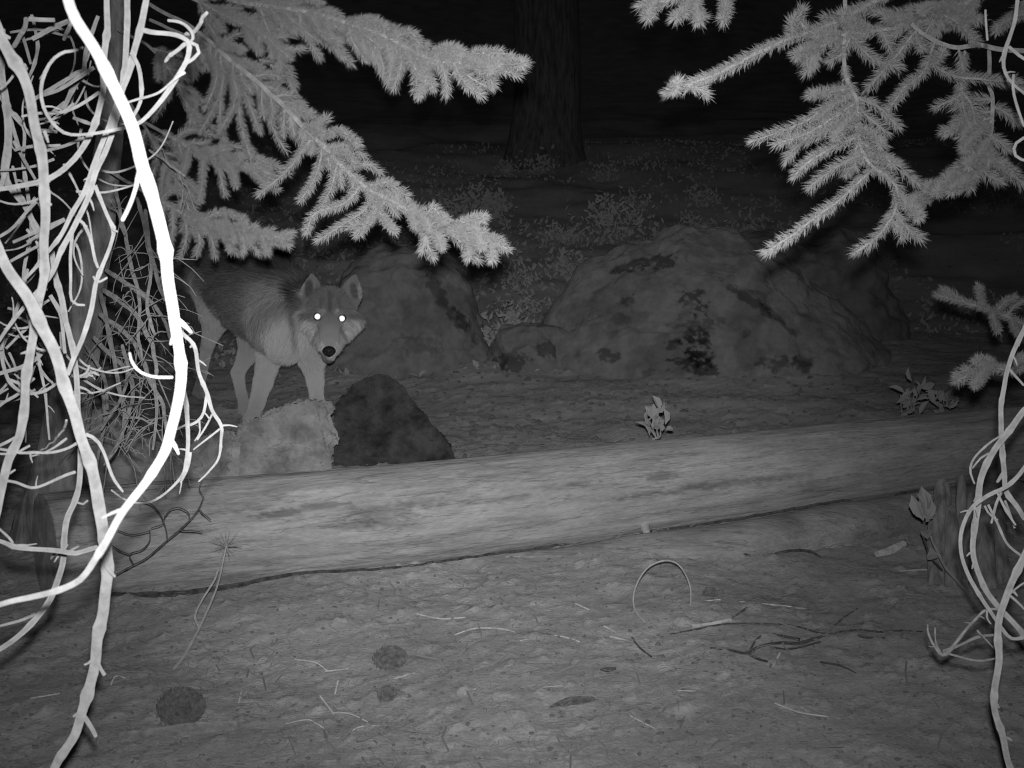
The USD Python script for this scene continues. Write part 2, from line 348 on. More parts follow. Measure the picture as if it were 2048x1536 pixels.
def dome_rock(px, py, d, half_w, height, half_d, seed, amp=.06, power=2.2, sub_=6, yaw=0.0, taper=.13):
    m = trimesh.creation.icosphere(subdivisions=sub_)
    v = m.vertices; e = (np.abs(v) ** power).sum(1) ** (-1 / power); v = v * e[:, None]
    v = v * (1 + amp * 3.4 * (fbm(v * 1.6 + seed, 3, seed) - .5)[:, None])
    v = v * [half_w, half_d, height]
    v[:, :2] *= (1 - taper * np.clip(v[:, 2:] / height, 0, 1) ** .8)
    n = m.vertex_normals
    v = v + n * ((fbm(v * 7 + 3, 5, seed + 1) - .5) * amp * .9 - np.maximum(fbm(v * 3.2, 3, seed + 2) - .55, 0) * amp * 2.2)[:, None]
    c, s = math.cos(yaw), math.sin(yaw); v = v @ np.array([[c, s, 0], [-s, c, 0], [0, 0, 1]])
    b = P(px, py, d); b[2] = ground_base(b[0], b[1]) - .02
    keep = trimesh.Trimesh(v + b, m.faces, process=False)
    return keep, b

def rock_thing(name, label, mesh, mat, colors=None, group=None, cat='rock'):
    v = np.asarray(mesh.vertices); base = np.array([v[:, 0].mean(), v[:, 1].mean(), v[:, 2].min()])
    p = put(name, (v, mesh.faces), mat, None, smooth=55 if colors is None else True, colors=colors)
    return tag(stage.GetPrimAtPath(p[0]), label, cat, group)

pale = [(452, 985), (447, 905), (457, 868), (472, 848), (486, 838), (497, 842), (512, 836), (540, 818), (575, 804), (600, 798), (630, 801), (667, 799), (669, 813), (663, 832), (668, 850), (676, 862), (679, 876), (671, 887), (668, 897), (660, 917), (666, 985)]
rock_thing('pale_rock', 'pale jagged rock behind the log where the wolf sets its front paw', slab_rock(pale, 4.62, 4.98, .12, .034, 3), M['pale_rock'])
mound = [(100, 1010), (120, 870), (165, 832), (204, 830), (212, 812), (228, 806), (239, 818), (243, 838), (264, 852), (288, 872), (312, 880), (345, 892), (380, 884), (412, 872), (440, 862), (470, 856), (482, 880), (476, 1000)]
rock_thing('pale_mound', 'low pale mound of rotten wood behind the tangle of dead twigs', slab_rock(mound, 4.5, 4.95, .12, .034, 12), M['pale_rock'], cat='mound')
dark = [(662, 990), (664, 908), (671, 872), (669, 850), (666, 818), (680, 788), (702, 768), (731, 755), (756, 747), (776, 750), (797, 764), (830, 803), (862, 842), (897, 880), (912, 915), (905, 965)]
rock_thing('dark_rock', 'dark pointed rock standing right of the pale jagged rock', slab_rock(dark, 5.0, 5.45, .25, .020, 21), M['dark_rock'])

def stains_and_shade(mesh, spots, seed, base=1.0):
    v = np.asarray(mesh.vertices); sx, sy, sd = project(v); n1 = fbm(v * 11, 4, seed) - .5; n2 = fbm(v * 34, 3, seed + 3) - .5; n3 = fbm(v * 90, 2, seed + 4) - .5
    t = np.full(len(v), base)
    for (px, py, rx, ry, amt, rot) in spots:
        a = math.radians(rot); dx, dy = sx - px, sy - py
        e = ((dx * math.cos(a) + dy * math.sin(a)) / rx) ** 2 + ((-dx * math.sin(a) + dy * math.cos(a)) / ry) ** 2 + n1 * 3.4 + n2 * 2.2
        t *= 1 - amt * .85 * smooth01((1.2 - e - 2.0 * n2 - 1.6 * n3) / 1.0)
    t *= 1 - .28 * smooth01((fbm(v * 6, 5, seed + 7) - .52) / .12)
    t *= 1 - .22 * np.exp(-((fbm(v * 2.6, 4, seed + 17) - .5) / .012) ** 2)                      # fractures
    return t
big, bb = dome_rock(1400, 768, 7.25, .98, .70, .70, 4, amp=.085, sub_=7, taper=.36, power=2.05)
big_t = stains_and_shade(big, [(1385, 612, 30, 26, .72, 0), (1378, 655, 48, 34, .45, 0), (1395, 690, 36, 30, .70, 60), (1350, 690, 28, 12, .6, 0), (1385, 730, 42, 20, .78, 10), (1400, 708, 26, 22, .65, 0), (1258, 597, 16, 9, .6, -50), (1212, 712, 24, 13, .62, 10),
                     (1570, 730, 45, 15, .62, 5), (1600, 722, 22, 10, .5, 0), (1300, 745, 16, 8, .5, -35), (1240, 640, 20, 10, .35, 0), (1290, 528, 70, 13, .75, -8), (1500, 600, 70, 8, .55, 35), (1560, 640, 80, 6, .45, 45), (1440, 640, 12, 10, .4, 0), (1490, 665, 12, 9, .4, 0)], 5)
rock_thing('granite_boulder', 'big rounded boulder with dark lichen patches right of the middle', big, M['boulder'], big_t, cat='boulder')
b2, _ = dome_rock(812, 745, 7.3, .50, .60, .52, 8, amp=.08, taper=.28)
rock_thing('granite_boulder', 'boulder rising behind the head of the wolf', b2, M['boulder'], stains_and_shade(b2, [(890, 600, 75, 14, .6, 55), (930, 650, 45, 9, .5, 60), (840, 690, 40, 20, .35, 0)], 15), cat='boulder')  # stripe down the right edge is crevice shade put into the tone
b3, _ = dome_rock(1062, 757, 7.0, .22, .21, .22, 17, amp=.10, power=3.2, sub_=6, yaw=.5)
rock_thing('small_boulder', 'small angular boulder left of the big lichen boulder', b3, M['boulder'], stains_and_shade(b3, [(1012, 735, 45, 34, .62, -20), (1100, 700, 40, 14, .5, 0)], 25, .9), cat='boulder')
b4, _ = dome_rock(1590, 742, 8.3, .62, .60, .6, 28, amp=.09, power=3.0)
rock_thing('layered_boulder', 'dim layered boulder half hidden behind the right of the big boulder', b4, M['boulder'], stains_and_shade(b4, [(1560, 610, 90, 9, .6, 40), (1600, 570, 70, 8, .55, 20), (1650, 640, 60, 8, .5, 60)], 35, .75), cat='boulder')

# ------------------------------------------------------------------ the big tree far behind
tb, td = ground_at(1090, 318)
troot, tbase = thing('pine_tree', 'broad dim tree trunk far behind at the top of the picture', 'tree', base=tb)
r0 = 66 / FPX * td
tp_ = spline(np.array([[tb[0] - .02, tb[1], tb[2] - .3, r0 * 1.5], [tb[0], tb[1], tb[2] + .25, r0 * 1.12], [tb[0] + .02, tb[1], tb[2] + 1.2, r0], [tb[0] - .03, tb[1], tb[2] + 4, r0 * .9], [tb[0], tb[1], tb[2] + 9, r0 * .7]]), n=160)
v, f = tube(tp_, 72, .10, 9); put('trunk', (v, f), M['far_bark'], (troot, tbase))
crng = np.random.default_rng(5)
cv = []
for k in range(10):
    a, h = crng.uniform(0, 2 * np.pi), crng.uniform(4.6, 8.4); L = crng.uniform(1.0, 2.2)
    b = tb + [0, 0, h]; e = b + [math.cos(a) * L, math.sin(a) * L, -.4 * L]
    cv.append(tube(spline(np.array([[*b, .06], [*((b + e) / 2 + [0, 0, .12]), .04], [*e, .01]]), n=8), 6))
put('limb', join(cv), M['far_bark'], (troot, tbase), kind='stuff')
lv_ = []
cc = np.vstack([c[0] for c in cv]); o = cc[crng.integers(0, len(cc), 2600)] + crng.normal(0, .16, (2600, 3)); dirs = crng.normal(0, 1, (2600, 3)); dirs /= np.linalg.norm(dirs, axis=1, keepdims=True); sd_ = np.cross(dirs, crng.normal(0, 1, (2600, 3))); sd_ /= np.linalg.norm(sd_, axis=1, keepdims=True)
vv = np.stack([o, o + dirs * .10 + sd_ * .012, o + dirs * .22, o + dirs * .10 - sd_ * .012], 1).reshape(-1, 3); n4 = np.arange(2600)[:, None] * 4
put('crown', (vv, np.vstack([n4 + [0, 1, 2], n4 + [0, 2, 3]])), M['needle'], (troot, tbase), smooth=False, kind='stuff')

# ------------------------------------------------------------------ broad leaved shrubs
def leaves(base, dirs, size, rng, narrow=.42):
    """Oval leaf blades folded along the rib, 6 triangles each."""
    n = len(base); dirs = dirs / np.linalg.norm(dirs, axis=1, keepdims=True)
    s = np.cross(dirs, rng.normal(0, 1, (n, 3))); s /= np.linalg.norm(s, axis=1, keepdims=True); up = np.cross(s, dirs)
    L = size[:, None]; W = L * narrow * .5; f = up * W * .45; droop = -up * L * .10
    v = np.stack([base, base + dirs * L * .28 + s * W * .85 + f, base + dirs * L * .66 + s * W * .9 + f, base + dirs * L + droop, base + dirs * L * .66 - s * W * .9 + f, base + dirs * L * .28 - s * W * .85 + f, base + dirs * L * .5], 1).reshape(-1, 3)
    k = np.arange(n)[:, None] * 7
    return v, np.vstack([k + [i, (i + 1) % 6, 6] for i in range(6)])

def shrub(px, py, wpx, hpx, n, leaf, label, seed, d=None, name='leafy_shrub', stems=7, mat='leaf', narrow=.45, group=None):
    rng = np.random.default_rng(seed)
    p, dd = ground_at(px, py + hpx) if d is None else (P(px, py + hpx, d), d)
    W, H = wpx / FPX * dd, 2 * hpx / FPX * dd
    root = thing(name, label, 'plant' if name != 'leafy_shrub' else 'shrub', group, base=p)
    sv, pos, dirs = [], [], []
    for k in range(stems):
        a = rng.uniform(0, 2 * np.pi); rr = rng.uniform(.2, 1); x0, y0 = math.cos(a) * W * rr * .75, math.sin(a) * W * rr * .5
        b = p + [x0 * .7, y0 * .7, 0]; b[2] = ground_base(b[0], b[1]) - .01 if d is None else p[2]
        e = p + [x0 * 1.25, y0 * 1.25, 0]; e[2] = b[2] + H * rng.uniform(.55, 1.0)
        c = spline(np.array([[*b, leaf * .07], [*((b + e) / 2 + rng.normal(0, .12 * H, 3)), leaf * .055], [*e, leaf * .035]]), n=10)
        sv.append(tube(c, 5)); m = max(3, n // stems)
        t = np.sqrt(rng.uniform(.03, 1, m)); i = (t * 9).astype(int)
        pos.append(c[i, :3]); q = rng.normal(0, 1, (m, 3)); q[:, 2] = np.abs(q[:, 2]) * .6 + .35; dirs.append(q)
    for m_ in sv: put('stem', m_, M['grey_twig'], root)
    pos, dirs = np.vstack(pos), np.vstack(dirs); pos += rng.normal(0, leaf * (1.1 if group else .35), pos.shape)
    v, f = leaves(pos, dirs, leaf * rng.uniform(.6, 1.25, len(pos)), rng, narrow)
    put('leaf', (v, f), M['shrub_leaf' if group else mat], root, smooth=False, kind='stuff')
GS = 'dim leafy shrubs on the slope behind the boulders'
shrub(975, 405, 105, 36, 570, .05, 'wide dim leafy shrub on the slope above the wolf boulder', 1, group=GS)
shrub(1232, 440, 50, 48, 437, .05, 'dim leafy shrub standing above the left top of the big boulder', 2, group=GS)
shrub(1145, 535, 38, 16, 133, .05, 'low leafy shrub between the two large boulders, right of the two', 3, group=GS)
shrub(1035, 560, 36, 26, 152, .045, 'low leafy shrub between the two large boulders, left of the two', 4, group=GS)
shrub(1012, 655, 34, 40, 209, .04, 'straggling leafy shrub behind the small angular boulder', 5, group=GS)
shrub(1325, 480, 48, 22, 209, .05, 'leafy shrub peeping over the top of the big boulder', 6, group=GS)
shrub(1055, 335, 90, 12, 228, .06, 'farthest leafy shrub at the foot of the broad dim trunk', 7, group=GS)
shrub(1415, 395, 46, 20, 171, .05, 'dim leafy shrub left of the drooping fir shoot tip', 8, group=GS)
shrub(1490, 465, 46, 20, 152, .05, 'dim leafy shrub below the longest drooping fir shoot', 9, group=GS)
shrub(900, 440, 40, 18, 133, .05, 'dim leafy shrub beside the tip of the long left fir bough', 10, group=GS)
shrub(1270, 400, 34, 16, 120, .045, 'small leafy shrub above the tallest dim shrub left of the big boulder', 20, group=GS)
shrub(1120, 470, 60, 18, 170, .045, 'low spreading leafy shrub on the slope right of the left bough tip', 21, group=GS)
shrub(1390, 455, 50, 22, 160, .045, 'leafy shrub just above the right shoulder of the big boulder', 22, group=GS)
shrub(1210, 345, 90, 12, 150, .05, 'thin line of leafy shrubs right of the broad dim trunk', 23, group=GS)
shrub(1060, 610, 24, 22, 70, .04, 'small leafy sprig against the left edge of the big boulder', 24, group=GS)
shrub(1810, 800, 30, 26, 30, .055, 'small leafy plant just behind the right part of the log', 11, d=5.0, name='small_plant', stems=5)
shrub(1893, 803, 40, 12, 26, .05, 'row of tiny leaves behind the log near its right end', 12, d=5.0, name='small_plant', stems=5)
shrub(1311, 847, 24, 30, 20, .050, 'bright leafy seedling standing right behind the middle of the log', 14, d=4.32, name='leafy_seedling', stems=4, narrow=.62)

# ------------------------------------------------------------------ the wolf
def surface_nets(F, origin, h):
    """Closed surface of F < 0 on a regular grid."""
    s = F < 0
    c = np.zeros(tuple(n - 1 for n in F.shape), np.uint8)
    for i in range(8):
        a, b, e = i & 1, i >> 1 & 1, i >> 2 & 1
        c += s[a:F.shape[0] - 1 + a, b:F.shape[1] - 1 + b, e:F.shape[2] - 1 + e]
    cells = np.argwhere((c > 0) & (c < 8)); idx = -np.ones(c.shape, np.int64); idx[tuple(cells.T)] = np.arange(len(cells))
    acc = np.zeros((len(cells), 3)); cnt = np.zeros(len(cells))
    corner = [np.array([i & 1, i >> 1 & 1, i >> 2 & 1]) for i in range(8)]
    vals = np.stack([F[tuple((cells + o).T)] for o in corner], 1)
    for i in range(8):
        for bit in range(3):
            j = i | (1 << bit)
            if j == i: continue
            a, b = vals[:, i], vals[:, j]; m = (a < 0) != (b < 0)
            t = np.where(m, a / np.where(m, a - b, 1), 0)
            pos = corner[i] + t[:, None] * (corner[j] - corner[i])
            acc[m] += pos[m]; cnt[m] += 1
    v = origin + h * (cells + acc / cnt[:, None])
    faces = []
    for ax in range(3):
        o1, o2 = [(1, 2), (2, 0), (0, 1)][ax]
        sl0 = [slice(None)] * 3; sl1 = [slice(None)] * 3; sl0[ax] = slice(0, -1); sl1[ax] = slice(1, None)
        a, b = s[tuple(sl0)], s[tuple(sl1)]
        e = np.argwhere(a != b); e = e[(e[:, o1] > 0) & (e[:, o2] > 0)]
        e = e[(e[:, 0] < c.shape[0] + (ax == 0)) & (e[:, 1] < c.shape[1]) & (e[:, 2] < c.shape[2])]
        e = e[np.all([e[:, k] < c.shape[k] for k in range(3)], 0)]
        def at(d1, d2):
            q = e.copy(); q[:, o1] -= d1; q[:, o2] -= d2; return idx[tuple(q.T)]
        quad = np.stack([at(1, 1), at(0, 1), at(0, 0), at(1, 0)], 1)
        flip = ~s[tuple(e.T)]
        quad[flip] = quad[flip][:, ::-1]; faces.append(quad)
    q = np.vstack(faces); q = q[(q >= 0).all(1)]
    return v, np.vstack([q[:, [0, 1, 2]], q[:, [0, 2, 3]]])

W = {}
def j(name, px, py, d, r): W[name] = (P(px, py, d), r)
j('rump', 424, 556, 6.52, .118); j('loin', 452, 560, 6.34, .122); j('belly', 482, 582, 6.16, .135); j('ribs', 516, 596, 5.96, .152); j('withers', 536, 566, 5.86, .120); j('chest', 560, 640, 5.66, .122); j('breast', 572, 680, 5.58, .080)
j('back1', 440, 545, 6.42, .10); j('back2', 500, 550, 6.05, .12)
j('neck', 584, 610, 5.76, .120); j('nape', 628, 614, 5.60, .080)
j('skull', 660, 614, 5.42, .073); j('brow', 660, 630, 5.365, .060)
j('cheekL', 624, 641, 5.43, .042); j('cheekR', 699, 644, 5.43, .040); j('ruffL', 604, 640, 5.47, .036); j('ruffR', 715, 645, 5.47, .022); j('jowlL', 637, 668, 5.42, .034); j('jowlR', 685, 668, 5.41, .031)
j('bridge', 660, 650, 5.325, .040); j('muzzle', 659, 678, 5.26, .0355); j('snout', 658, 700, 5.215, .0345); j('chin', 657, 713, 5.25, .026); j('jaw', 659, 690, 5.33, .042)
j('earLa', 626, 604, 5.46, .036); j('earLb', 621, 578, 5.455, .034); j('earLc', 618, 546, 5.46, .015)
j('earRa', 695, 606, 5.46, .034); j('earRb', 702, 582, 5.455, .031); j('earRc', 715, 549, 5.46, .014)
j('hipR', 428, 568, 6.38, .105); j('stifleR', 433, 628, 6.28, .070); j('shankR', 421, 672, 6.40, .036); j('hockR', 413, 698, 6.50, .0275); j('metaR', 405, 745, 6.48, .023); j('ankR', 399, 776, 6.46, .024); j('pawR', 397, 788, 6.40, .028); j('toeR', 402, 793, 6.33, .022)
j('hipL', 478, 590, 6.46, .09); j('stifleL', 504, 672, 6.12, .058); j('shankL', 493, 712, 6.16, .040); j('hockL', 475, 746, 6.20, .029); j('metaL', 482, 785, 6.12, .0235); j('ankL', 488, 806, 6.07, .025); j('pawL', 489, 818, 6.03, .028); j('toeL', 493, 823, 5.97, .023)
j('shoR', 548, 610, 5.74, .100); j('elbR', 541, 705, 5.80, .056); j('foreR', 526, 765, 5.84, .040); j('wristR', 514, 806, 5.85, .034); j('pastR', 506, 828, 5.84, .030); j('footR', 502, 838, 5.80, .034); j('toesR', 501, 844, 5.72, .026)
j('shoL', 606, 655, 5.62, .085); j('elbL', 624, 718, 5.68, .052); j('foreL', 631, 765, 5.74, .034); j('wristL', 634, 800, 5.76, .029); j('pastL', 637, 822, 5.75, .026); j('footL', 640, 832, 5.71, .033); j('toesL', 643, 838, 5.64, .025)
j('tail0', 408, 552, 6.62, .05); j('tail1', 388, 590, 6.72, .052); j('tail2', 376, 640, 6.74, .056); j('tail3', 372, 690, 6.70, .030)
# bones: joint, joint, coat tone, fur length, blend
BONES = [('rump', 'loin', .17, .035, .06), ('loin', 'belly', .18, .035, .06), ('belly', 'ribs', .15, .035, .06), ('ribs', 'chest', .20, .035, .06), ('ribs', 'withers', .15, .045, .06), ('back1', 'back2', .11, .045, .06), ('back2', 'withers', .11, .050, .06),
         ('withers', 'neck', .13, .055, .06), ('neck', 'nape', .14, .050, .05), ('chest', 'breast', .58, .030, .05), ('chest', 'neck', .27, .045, .05), ('nape', 'skull', .15, .028, .045), ('skull', 'brow', .17, .014, .03), ('skull', 'cheekL', .24, .022, .03), ('skull', 'cheekR', .24, .022, .03),
         ('cheekL', 'ruffL', .44, .034, .025), ('cheekR', 'ruffR', .44, .030, .025), ('cheekL', 'jowlL', .46, .026, .025), ('cheekR', 'jowlR', .46, .022, .025), ('brow', 'bridge', .26, .010, .025), ('bridge', 'muzzle', .33, .007, .02), ('muzzle', 'snout', .40, .005, .015), ('jaw', 'chin', .40, .007, .015), ('jowlL', 'jaw', .42, .016, .025), ('jowlR', 'jaw', .42, .014, .025),
         ('earLa', 'earLb', .30, .006, .018), ('earLb', 'earLc', .30, .004, .012), ('earRa', 'earRb', .30, .006, .018), ('earRb', 'earRc', .30, .004, .012),
         ('hipR', 'stifleR', .50, .024, .05), ('stifleR', 'shankR', .54, .014, .03), ('shankR', 'hockR', .55, .010, .02), ('hockR', 'metaR', .52, .008, .015), ('metaR', 'ankR', .52, .007, .012), ('ankR', 'pawR', .40, .007, .012), ('pawR', 'toeR', .40, .007, .012),
         ('hipL', 'stifleL', .42, .020, .04), ('stifleL', 'shankL', .42, .012, .03), ('shankL', 'hockL', .52, .009, .02), ('hockL', 'metaL', .52, .007, .015), ('metaL', 'ankL', .42, .007, .012), ('ankL', 'pawL', .40, .007, .012), ('pawL', 'toeL', .40, .007, .012),
         ('shoR', 'elbR', .54, .022, .05), ('elbR', 'foreR', .56, .012, .03), ('foreR', 'wristR', .55, .009, .02), ('wristR', 'pastR', .45, .008, .012), ('pastR', 'footR', .44, .007, .012), ('footR', 'toesR', .44, .007, .012),
         ('shoL', 'elbL', .44, .020, .045), ('elbL', 'foreL', .56, .012, .025), ('foreL', 'wristL', .56, .009, .018), ('wristL', 'pastL', .48, .008, .012), ('pastL', 'footL', .46, .007, .012), ('footL', 'toesL', .46, .007, .012), ('shoL', 'breast', .56, .024, .05),
         ('rump', 'tail0', .16, .04, .04), ('tail0', 'tail1', .14, .05, .03), ('tail1', 'tail2', .13, .055, .03), ('tail2', 'tail3', .10, .045, .03)]
H_ = .0062
allj = np.array([np.r_[c - r - .05, c + r + .05] for c, r in W.values()])
lo_, hi_ = allj[:, :3].min(0), allj[:, 3:].max(0)
shape = np.ceil((hi_ - lo_) / H_).astype(int) + 1
Fd = np.full(shape, .30, np.float32)
ax_ = [lo_[k] + H_ * np.arange(shape[k]) for k in range(3)]

def cone_sd(p, a, ra, b, rb):
    ba = b - a; t = np.clip((p - a) @ ba / (ba @ ba), 0, 1)
    return np.linalg.norm(p - a - t[..., None] * ba, axis=-1) - (ra + (rb - ra) * t)

def ear_sd(p, side):
    """A thin upright cup that opens to the front."""
    a, b, c = (W[f'ear{side}{k}'] for k in 'abc')
    ax = c[0] - a[0]; L = np.linalg.norm(ax); ax = ax / L
    fr = (CAM - b[0]); fr /= np.linalg.norm(fr); sx = -.45 if side == 'L' else .45
    fr = fr + sx * RIGHT; fr -= ax * (fr @ ax); fr /= np.linalg.norm(fr); sd = np.cross(ax, fr)
    q = p - a[0]; y, x, z = q @ ax, q @ sd, q @ fr
    t = np.clip(y / L, -.4, 1.0)
    wdt = np.where(t < .30, .044 + .004 * np.sin(np.clip(t, 0, .30) / .30 * np.pi / 2), .048 * np.clip(1 - ((np.clip(t, .3, 1) - .30) / .70) ** 1.75, .02, 1))
    bowl = -.020 + .030 * (x / .045) ** 2                        # cup shape: edges forward, middle back
    d2 = np.maximum(np.abs(x) - wdt, np.abs(z - bowl) - .0085)
    return np.maximum(d2, np.maximum(y - L * .99, -y - .03))

def carve(sd_fun, lo3, hi3, k):
    i0 = np.maximum(((lo3 - k - .01 - lo_) / H_).astype(int), 0); i1 = np.minimum(((hi3 + k + .01 - lo_) / H_).astype(int) + 2, shape)
    sl = tuple(slice(a, b) for a, b in zip(i0, i1))
    p = np.stack(np.meshgrid(*[ax_[m][sl[m]] for m in range(3)], indexing='ij'), -1)
    d = sd_fun(p); f = Fd[sl]; h = np.clip(.5 + .5 * (f - d) / k, 0, 1)
    Fd[sl] = f * (1 - h) + d * h - k * h * (1 - h)
for a, b, _, _, k in BONES:
    if a.startswith('ear'): continue
    (pa, ra), (pb, rb) = W[a], W[b]
    carve(lambda p: cone_sd(p, pa, ra, pb, rb), np.minimum(pa - ra, pb - rb), np.maximum(pa + ra, pb + rb), k * .75)
for side in 'LR':
    e = np.array([W[f'ear{side}{k}'][0] for k in 'abc'])
    carve(lambda p: ear_sd(p, side), e.min(0) - .06, e.max(0) + .06, .012)
# toes: shallow clefts between the four toes of each paw
wv, wf = surface_nets(Fd, lo_, H_)
wm = trimesh.Trimesh(wv, wf, process=True)
wm = max(wm.split(only_watertight=False), key=lambda m: len(m.faces))
from scipy import sparse
E_ = wm.edges_unique; n_ = len(wm.vertices); A_ = sparse.coo_matrix((np.ones(2 * len(E_)), (np.r_[E_[:, 0], E_[:, 1]], np.r_[E_[:, 1], E_[:, 0]])), (n_, n_)).tocsr()
D_ = np.maximum(np.asarray(A_.sum(1)).ravel(), 1)[:, None]; vs_ = np.array(wm.vertices)
for k in range(12): vs_ = vs_ + (.5 if k % 2 == 0 else -.52) * (A_ @ vs_ / D_ - vs_)
wm.vertices = vs_
if wm.volume < 0: wm.invert()

def bone_fields(p):
    best = np.full((len(BONES), len(p)), 9.0, np.float32)
    for i, (a, b, *_r) in enumerate(BONES):
        best[i] = cone_sd(p, W[a][0], W[a][1], W[b][0], W[b][1])
    wgt = np.exp(-np.maximum(best - best.min(0), 0) / .014)
    wgt /= wgt.sum(0)
    tone = wgt.T @ np.array([b[2] for b in BONES]); fur = wgt.T @ np.array([b[3] for b in BONES])
    flow = wgt.T @ np.array([(W[b][0] - W[a][0]) / np.linalg.norm(W[b][0] - W[a][0]) * FLOW.get((a, b), 1.0) for a, b, *_ in BONES])
    return tone, fur, flow
FLOW = {k: -1.0 for k in [('rump', 'loin'), ('loin', 'belly'), ('belly', 'ribs'), ('ribs', 'chest'), ('ribs', 'withers'), ('back1', 'back2'), ('back2', 'withers'), ('withers', 'neck'), ('neck', 'nape'), ('nape', 'skull'), ('skull', 'brow'), ('brow', 'bridge'), ('bridge', 'muzzle'), ('muzzle', 'snout'), ('jaw', 'chin'), ('jowlL', 'jaw'), ('jowlR', 'jaw'), ('chest', 'neck')]}

def ell(sx, sy, px, py, rx, ry, rot=0):
    a = math.radians(rot); dx, dy = sx - px, sy - py
    return ((dx * math.cos(a) + dy * math.sin(a)) / rx) ** 2 + ((-dx * math.sin(a) + dy * math.cos(a)) / ry) ** 2
def coat(p, n):
    """Markings of the coat on the animal itself."""
    tone, fur, flow = bone_fields(p)
    sx, sy, sd = project(p)                                        # the markings were laid out on the front view of the head
    nz = fbm(p * 30, 3, 2) - .5; n2 = fbm(p * 85, 2, 9) - .5
    torso = np.zeros(len(p)); dmin = np.full(len(p), 9.0)
    for a, b in (('rump', 'loin'), ('loin', 'belly'), ('belly', 'ribs'), ('withers', 'neck'), ('ribs', 'withers'), ('back2', 'withers'), ('neck', 'nape')):
        dmin = np.minimum(dmin, cone_sd(p, *W[a], *W[b]))
    on = smooth01((.03 - dmin) / .03)
    tone = tone * (1 - on * .55 * smooth01((n[:, 2] - .15 + nz * .8) / .5))                            # dark saddle
    low = smooth01((-n[:, 2] - .10 + nz) / .5); tone = tone + on * low * (.36 - tone) * .7              # pale belly
    tone *= 1 + on * (n2 * 1.1 + nz * .5)
    head = smooth01((5.60 - sd) / .06) * smooth01((sx - 570) / 15)
    def mark(e, value, soft=.5, amount=1.0):
        nonlocal tone
        m = head * amount * smooth01((1.2 - e + nz * .5) / soft); tone = tone + m * (value * (1 + .9 * n2 + .4 * nz) - tone)
    for ex, tilt in ((635, 1), (684, -1)):
        mark(ell(sx, sy, ex - tilt * 23, 631, 15, 8, -10 * tilt), .16, 1.0, .8)                                 # dark stripe behind the eye
        mark(ell(sx, sy, ex + tilt * 8, 625, 11, 7, -30 * tilt), .34)                                   # pale brow spot
        mark(ell(sx, sy, ex, 635, 9, 7, 10 * tilt), .15)                                             # dark rim of the eye
        mark(ell(sx, sy, ex - tilt * 12, 660, 13, 22, 28 * tilt), .50, 1.0)                                  # white cheek
        mark(ell(sx, sy, ex - tilt * 27, 652, 11, 15, 28 * tilt), .52, 1.0)
        mark(ell(sx, sy, ex - tilt * 2, 668, 3.5, 20, 22 * tilt), .27, amount=.8)
    mark(ell(sx, sy, 660, 603, 5, 22), .12, amount=.7); mark(ell(sx, sy, 643, 606, 4, 18, 12), .14, amount=.5); mark(ell(sx, sy, 678, 608, 4, 18, -12), .14, amount=.5)
    mark(ell(sx, sy, 658, 712, 16, 9), .48); mark(ell(sx, sy, 658, 724, 12, 4), .10, amount=.7)
    mark(ell(sx, sy, 643, 697, 6, 14, 8), .46); mark(ell(sx, sy, 674, 697, 6, 14, -8), .46)
    mark(ell(sx, sy, 618, 578, 9, 20, 4), .15, .7); mark(ell(sx, sy, 708, 582, 8, 19, -14), .17, .7)
    mark(ell(sx, sy, 604, 575, 5, 24, 6), .40, .7, .7); mark(ell(sx, sy, 719, 580, 5, 22, -4), .40, .7, .7)
    mark(ell(sx, sy, 640, 715, 22, 10, 40), .16, amount=.8)
    rim = np.exp(-((sx - (583 + .10 * (sy - 620))) / 7) ** 2) * smooth01((sy - 560) / 30) * smooth01((720 - sy) / 30) * smooth01((5.75 - sd) / .08) * (1 - head * .5)
    tone = tone * (1 - .70 * rim)                                                                       # dark edge of the neck ruff
    return np.clip(tone * (1 + .16 * smooth01((tone - .3) / .15)), .03, .74), fur, flow
wn = np.array(wm.vertex_normals)
wt, _, _ = coat(np.array(wm.vertices), wn)
M['coat'] = usdkit.material(stage, LOOKS + 'wolf_coat', {'at': ('attribute', {'attribute': 'tone'}), 'p': ('diffuse_bsdf', {'roughness': 1.0})}, [('at.color', 'p.color')], surface='p.BSDF')
M['nose'] = usdkit.material(stage, LOOKS + 'wolf_nose', {'p': ('principled_bsdf', {'base_color': g(.030), 'roughness': .55, 'specular_ior_level': .3})}, [], surface='p.BSDF')
M['tapetum'] = usdkit.material(stage, LOOKS + 'eye_shine', {'p': ('glossy_bsdf', {'color': g(.95), 'roughness': .30})}, [], surface='p.BSDF')
M['eye_dark'] = usdkit.material(stage, LOOKS + 'eye_rim', {'p': ('principled_bsdf', {'base_color': g(.06), 'roughness': .4})}, [], surface='p.BSDF')
wolf = thing('wolf', 'grey wolf stepping round the pale rock and staring at the camera with shining eyes', 'wolf', base=(*W['ribs'][0][:2], 0.0))
put('body', wm, M['coat'], wolf, colors=wt)
